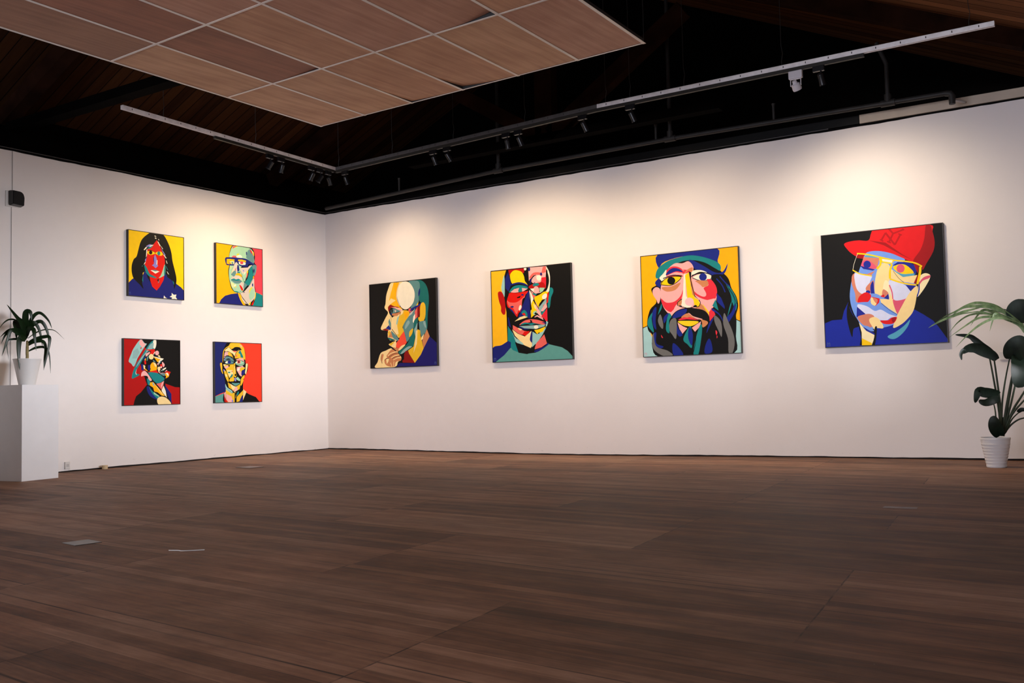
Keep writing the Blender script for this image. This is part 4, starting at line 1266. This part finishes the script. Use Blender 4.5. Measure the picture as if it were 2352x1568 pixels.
PT = [((0, -3.059, 2.4895), 'small painting of a long black haired red face on yellow, starred blue shirt'),
      ((0, -1.723, 2.487), 'small painting of a bald green face with dark square glasses, half orange half pink ground'),
      ((0, -3.125, 1.1477), 'small painting of a raised profile in a pale blue hat on red and black'),
      ((0, -1.755, 1.1506), 'small painting of a thin yellow patchwork face between blue and orange red grounds'),
      ((1.522, 0, 1.809), 'large painting of a bald head in profile with hand on chin, on black'),
      ((3.695, 0, 1.8174), 'large painting of a staring angular face, yellow ground at left and black at right'),
      ((5.916, 0, 1.8008), 'large painting of a bearded man in a blue and teal hat on orange'),
      ((8.100, 0, 1.8166), 'large painting of a man in red cap and yellow glasses on black')]
for i, (loc, lab) in enumerate(PT):
    left = i < 4
    painting(i, blocks[i], loc, R(90) if left else 0.0, SL if left else SR, lab, 'small paintings on the left wall' if left else 'large paintings on the right wall')

# ------------------------------------------------------------------ plinth and plants
bm = bmesh.new(); s = 0.2175
box(bm, -s, s, -s, s, 0.0, 0.985, 0.0015)
o = obj('pedestal', bm, M['pedestal'], loc=(0.515, -5.021, 0)); o.rotation_euler = (0, 0, R(7.5))
tag(o, 'tall white box pedestal standing by the left wall under a potted plant', 'pedestal')

def ribbon(bm, pts, width, dep, right, ndir, prof, fold=0.22, sub=5, mi=0):
    """a blade with a folded midrib, following a curve in space"""
    cp = catmull(pts, False, sub); n = len(cp); rows = []
    P3 = []
    for i, q in enumerate(cp):
        t = i / (n - 1); P3.append(right * (q[0] / 1000) + Vector((0, 0, q[1] / 1000)) + ndir * (dep / 1000 * math.sin(t * math.pi * 0.62)))
    for i, p in enumerate(P3):
        t = i / (n - 1); d = (P3[min(i + 1, n - 1)] - P3[max(i - 1, 0)]).normalized()
        s = d.cross(ndir)
        s = s.normalized() if s.length > 1e-4 else right.copy()
        wv = (s + ndir * 0.35).normalized(); up = wv.cross(d).normalized()
        hw = width / 1000 / 2 * prof(t)
        rows.append([bm.verts.new(p + wv * hw + up * hw * fold), bm.verts.new(p), bm.verts.new(p - wv * hw + up * hw * fold)])
    for a, b in zip(rows, rows[1:]):
        for k in (0, 1): bm.faces.new((a[k], a[k + 1], b[k + 1], b[k])).material_index = mi
    bmesh.ops.solidify(bm, geom=bm.faces[:], thickness=0.0012)
strap = lambda t: max(0.04, min(1, 0.45 + 2.2 * t) * (1 - t ** 3.0))
blade = lambda t: max(0.04, min(1, 0.25 + 3.0 * t) * (1 - t ** 2.4))
padl = lambda t: max(0.05, math.sin(math.pi * min(1, (0.10 + 0.90 * t))) ** 0.6)

# left plant, on the pedestal
LB = Vector((0.50, -5.006, 0.986)); RL = Vector((0.504, 0.864, 0)).normalized(); NL = Vector((0.864, -0.504, 0)).normalized()
T = tag(empty('potted_plant', LB), 'small potted dracaena with arching dark strap leaves on the white pedestal', 'potted plant')
bm = bmesh.new(); lathe(bm, [(0, 0), (0.080, 0), (0.082, 0.004), (0.1335, 0.262), (0.1375, 0.264), (0.1375, 0.277), (0.131, 0.277), (0.128, 0.25), (0, 0.25)], 48); obj('pot', bm, M['pot'], T, 30)
bm = bmesh.new(); lathe(bm, [(0.126, 0.251), (0.06, 0.258), (0, 0.260)], 24); obj('soil', bm, M['soil'], T, True)
bm = bmesh.new(); tube(bm, [(0, 0, 0.25), (0.002, 0.001, 0.30), (0.0, 0, 0.34), (0.002, 0, 0.40), (0.0, 0, 0.47)], [0.016, 0.015, 0.0155, 0.015, 0.010], 12); obj('cane', bm, M['cane'], T, True)
for wd, dep, pts in LEAF_L:
    bm = bmesh.new(); ribbon(bm, pts, wd * 1.35, dep, RL, NL, strap); obj('leaf', bm, M['leaf_dark'], T, 60)

# right plants: one pot on the floor
RB = Vector((9.1816, -0.86, 0.0)); RR = Vector((0.9939, 0.1104, 0)).normalized(); NR = Vector((0.1104, -0.9939, 0)).normalized()
T = tag(empty('potted_plant', RB), 'tall potted plant with paddle leaves, white pot on the floor by the right wall', 'potted plant')
ps = Vector((0.0155, 0, 0))
bm = bmesh.new()
prof = [(0, 0), (0.080, 0), (0.084, 0.005)]
for k in range(8): prof += [(0.086 + 0.0052 * k, 0.02 + 0.028 * k), (0.0835 + 0.0052 * k, 0.023 + 0.028 * k)]
prof += [(0.124, 0.255), (0.1275, 0.257), (0.1275, 0.274), (0.121, 0.274), (0.118, 0.245), (0, 0.245)]
lathe(bm, prof, 48, c=ps); obj('pot', bm, M['pot'], T, 30)
bm = bmesh.new(); lathe(bm, [(0.117, 0.246), (0.06, 0.262), (0, 0.264)], 24, c=ps); obj('soil', bm, M['soil'], T, True)
for wd, dep, pts in STEMS:
    bm = bmesh.new(); cp = catmull(pts, False, 4); n = len(cp)
    P3 = [RR * (q[0] / 1000) + Vector((0, 0, q[1] / 1000)) + NR * (dep / 1000 * (i / (n - 1))) for i, q in enumerate(cp)]
    r0 = wd / 2000; tube(bm, P3, [r0 * (1.25 - 0.55 * i / (n - 1)) for i in range(n)], 8); obj('stalk', bm, M['stem'], T, True)
for wd, dep, pts in PADDLE:
    bm = bmesh.new(); ribbon(bm, pts, wd, dep, RR, NR, padl, 0.35, 6); obj('leaf', bm, M['leaf_pad'], T, 60)
# palm fronds growing in beside it from the right
PB = RB + Vector((0.55, 0.05, 0))
T2 = tag(empty('potted_palm', PB), 'arching pale green palm fronds reaching in at the right edge over the red cap painting', 'palm')
bm = bmesh.new(); lathe(bm, [(0, 0), (0.10, 0), (0.104, 0.005), (0.148, 0.29), (0.152, 0.292), (0.152, 0.315), (0.144, 0.315), (0.14, 0.28), (0, 0.28)], 40, c=(-0.0, 0.0, 0)); obj('pot', bm, M['pot'], T2, 30)
offp = RB - PB
bm = bmesh.new()
rach = [Vector((0, 0, 0.27)), Vector((0.0, 0.0, 0.8)), Vector((-0.02, 0, 1.15)), offp + RR * 0.335 + Vector((0, 0, 1.33)), offp + RR * 0.24 + Vector((0, 0, 1.415)), offp + RR * 0.13 + Vector((0, 0, 1.45))]
cpv = [Vector(q) for q in catmull([tuple(v) for v in rach], False, 4)]
tube(bm, cpv, [0.010 * (1 - 0.6 * i / len(cpv)) for i in range(len(cpv))], 8); obj('stalk', bm, M['stem'], T2, True)
for wd, dep, pts in FROND:
    bm = bmesh.new(); ribbon(bm, pts, wd, dep, RR, NR, blade, 0.3, 5)
    bmesh.ops.translate(bm, verts=bm.verts, vec=offp); obj('leaflet', bm, M['leaf_palm'], T2, 60)

# ------------------------------------------------------------------ small things
T = tag(empty('wall_speaker', (0, -4.889, 3.05), R(90)), 'small black speaker on a white bracket high on the left wall', 'speaker')
bm = bmesh.new(); box(bm, -0.085, 0.075, -0.012, -0.001, -0.09, 0.085, 0.003); obj('bracket', bm, M['socket'], T)
bm = bmesh.new(); pr = [(-0.055, -0.075), (0.085, -0.085), (0.090, 0.02), (0.075, 0.065), (0.045, 0.085), (-0.055, 0.090)]
f = [bm.verts.new((x, -0.016, z)) for x, z in pr]; b = [bm.verts.new((x * 0.9, -0.10, z * 0.9)) for x, z in pr]
bm.faces.new(f); bm.faces.new(b[::-1])
for i in range(6): bm.faces.new((f[i], b[i], b[(i + 1) % 6], f[(i + 1) % 6]))
bmesh.ops.recalc_face_normals(bm, faces=bm.faces); bmesh.ops.bevel(bm, geom=bm.edges[:], offset=0.006, segments=2, affect='EDGES')
obj('speaker_box', bm, M['lamp_black'], T, 30)
bm = bmesh.new(); tube(bm, [(0.005, -4.895, 3.585), (0.005, -4.895, 3.135)], 0.004, 6); tube(bm, [(0.005, -4.903, 2.96), (0.005, -4.905, 1.0), (0.005, -4.905, 0.03)], 0.004, 6)
tag(obj('cable', bm, M['cable_white'], smooth=True), 'thin grey cable running down the left wall past the speaker', 'cable')
T = tag(empty('wall_socket', (0, -4.245, 0.075), R(90)), 'small white socket low on the left wall near the floor', 'socket')
bm = bmesh.new(); box(bm, -0.030, 0.030, -0.022, -0.001, -0.042, 0.042, 0.004); obj('cover', bm, M['socket'], T)
bm = bmesh.new(); box(bm, -0.016, 0.016, -0.024, -0.0215, -0.016, 0.016, 0.001); obj('insert', bm, M['cable_white'], T)
T = tag(empty('wall_socket', (9.235, 0, 1.04)), 'small white socket on the right wall behind the tall plant', 'socket')
bm = bmesh.new(); box(bm, -0.055, 0.055, -0.014, -0.001, -0.040, 0.040, 0.003); obj('cover', bm, M['socket'], T)
bm = bmesh.new(); lathe(bm, [(0, 0), (0.016, 0), (0.016, 0.002), (0, 0.002)], 20); bmesh.ops.rotate(bm, verts=bm.verts, cent=(0, 0, 0), matrix=Matrix.Rotation(R(90), 3, 'X')); bmesh.ops.translate(bm, verts=bm.verts, vec=(0.01, -0.0145, 0)); obj('insert', bm, M['slot'], T)
bm = bmesh.new(); lathe(bm, [(0.018, 0.0), (0.032, 0.0), (0.032, 0.045), (0.018, 0.045), (0.018, 0.0)], 28)
tag(obj('tape_roll', bm, M['tape'], smooth=30, loc=(0.075, -3.81, 0.0)), 'small beige tape roll on the floor against the left wall', 'tape roll')
bm = bmesh.new(); box(bm, -0.13, 0.13, -0.10, 0.10, 0, 0.003, 0.001); o = obj('floor_plate', bm, M['plate'], loc=(1.70, -3.05, 0.0)); o.rotation_euler = (0, 0, R(-5))
tag(o, 'grey metal plate let into the floor near the far corner', 'floor plate')
bm = bmesh.new(); box(bm, -0.085, 0.085, -0.075, 0.075, 0, 0.003, 0.001); o = obj('floor_plate', bm, M['plate'], loc=(5.28, -7.45, 0.0)); o.rotation_euler = (0, 0, R(-9))
tag(o, 'small grey plate on the left part of the floor, nearer the viewer', 'floor plate')
bm = bmesh.new(); box(bm, -0.10, 0.10, -0.035, 0.035, 0, 0.0015); o = obj('tape_strip', bm, M['tape_grey'], loc=(9.0, -4.20, 0.0)); o.rotation_euler = (0, 0, R(4))
tag(o, 'short pale strip of tape on the dark floor at the right', 'tape strip')
rr = random.Random(5); bm = bmesh.new()
pts = [(0, 0, 0.004), (0.05, 0.02, 0.004), (0.09, 0.01, 0.006), (0.12, 0.05, 0.004), (0.16, 0.10, 0.003)]
tube(bm, [Vector(q) for q in catmull(pts, False, 5)], 0.0022, 6)
tag(obj('thread', bm, M['clear'], smooth=True, loc=(6.0, -7.42, 0.0)), 'short pale curled thread lying on the floor boards', 'thread')
bm = bmesh.new(); c = []
for k in range(90):
    a = k / 90 * math.pi * 2 * 4.5; r_ = 0.045 + 0.006 * math.sin(k * 0.9); c.append(Vector((r_ * math.cos(a), r_ * math.sin(a), 0.006 + k * 0.0006)))
tube(bm, c, 0.003, 6)
tag(obj('cable_coil', bm, M['clear'], smooth=True, loc=(2.49, -6.44, 0.0)), 'little coil of clear cable on the floor at the left edge', 'cable coil')
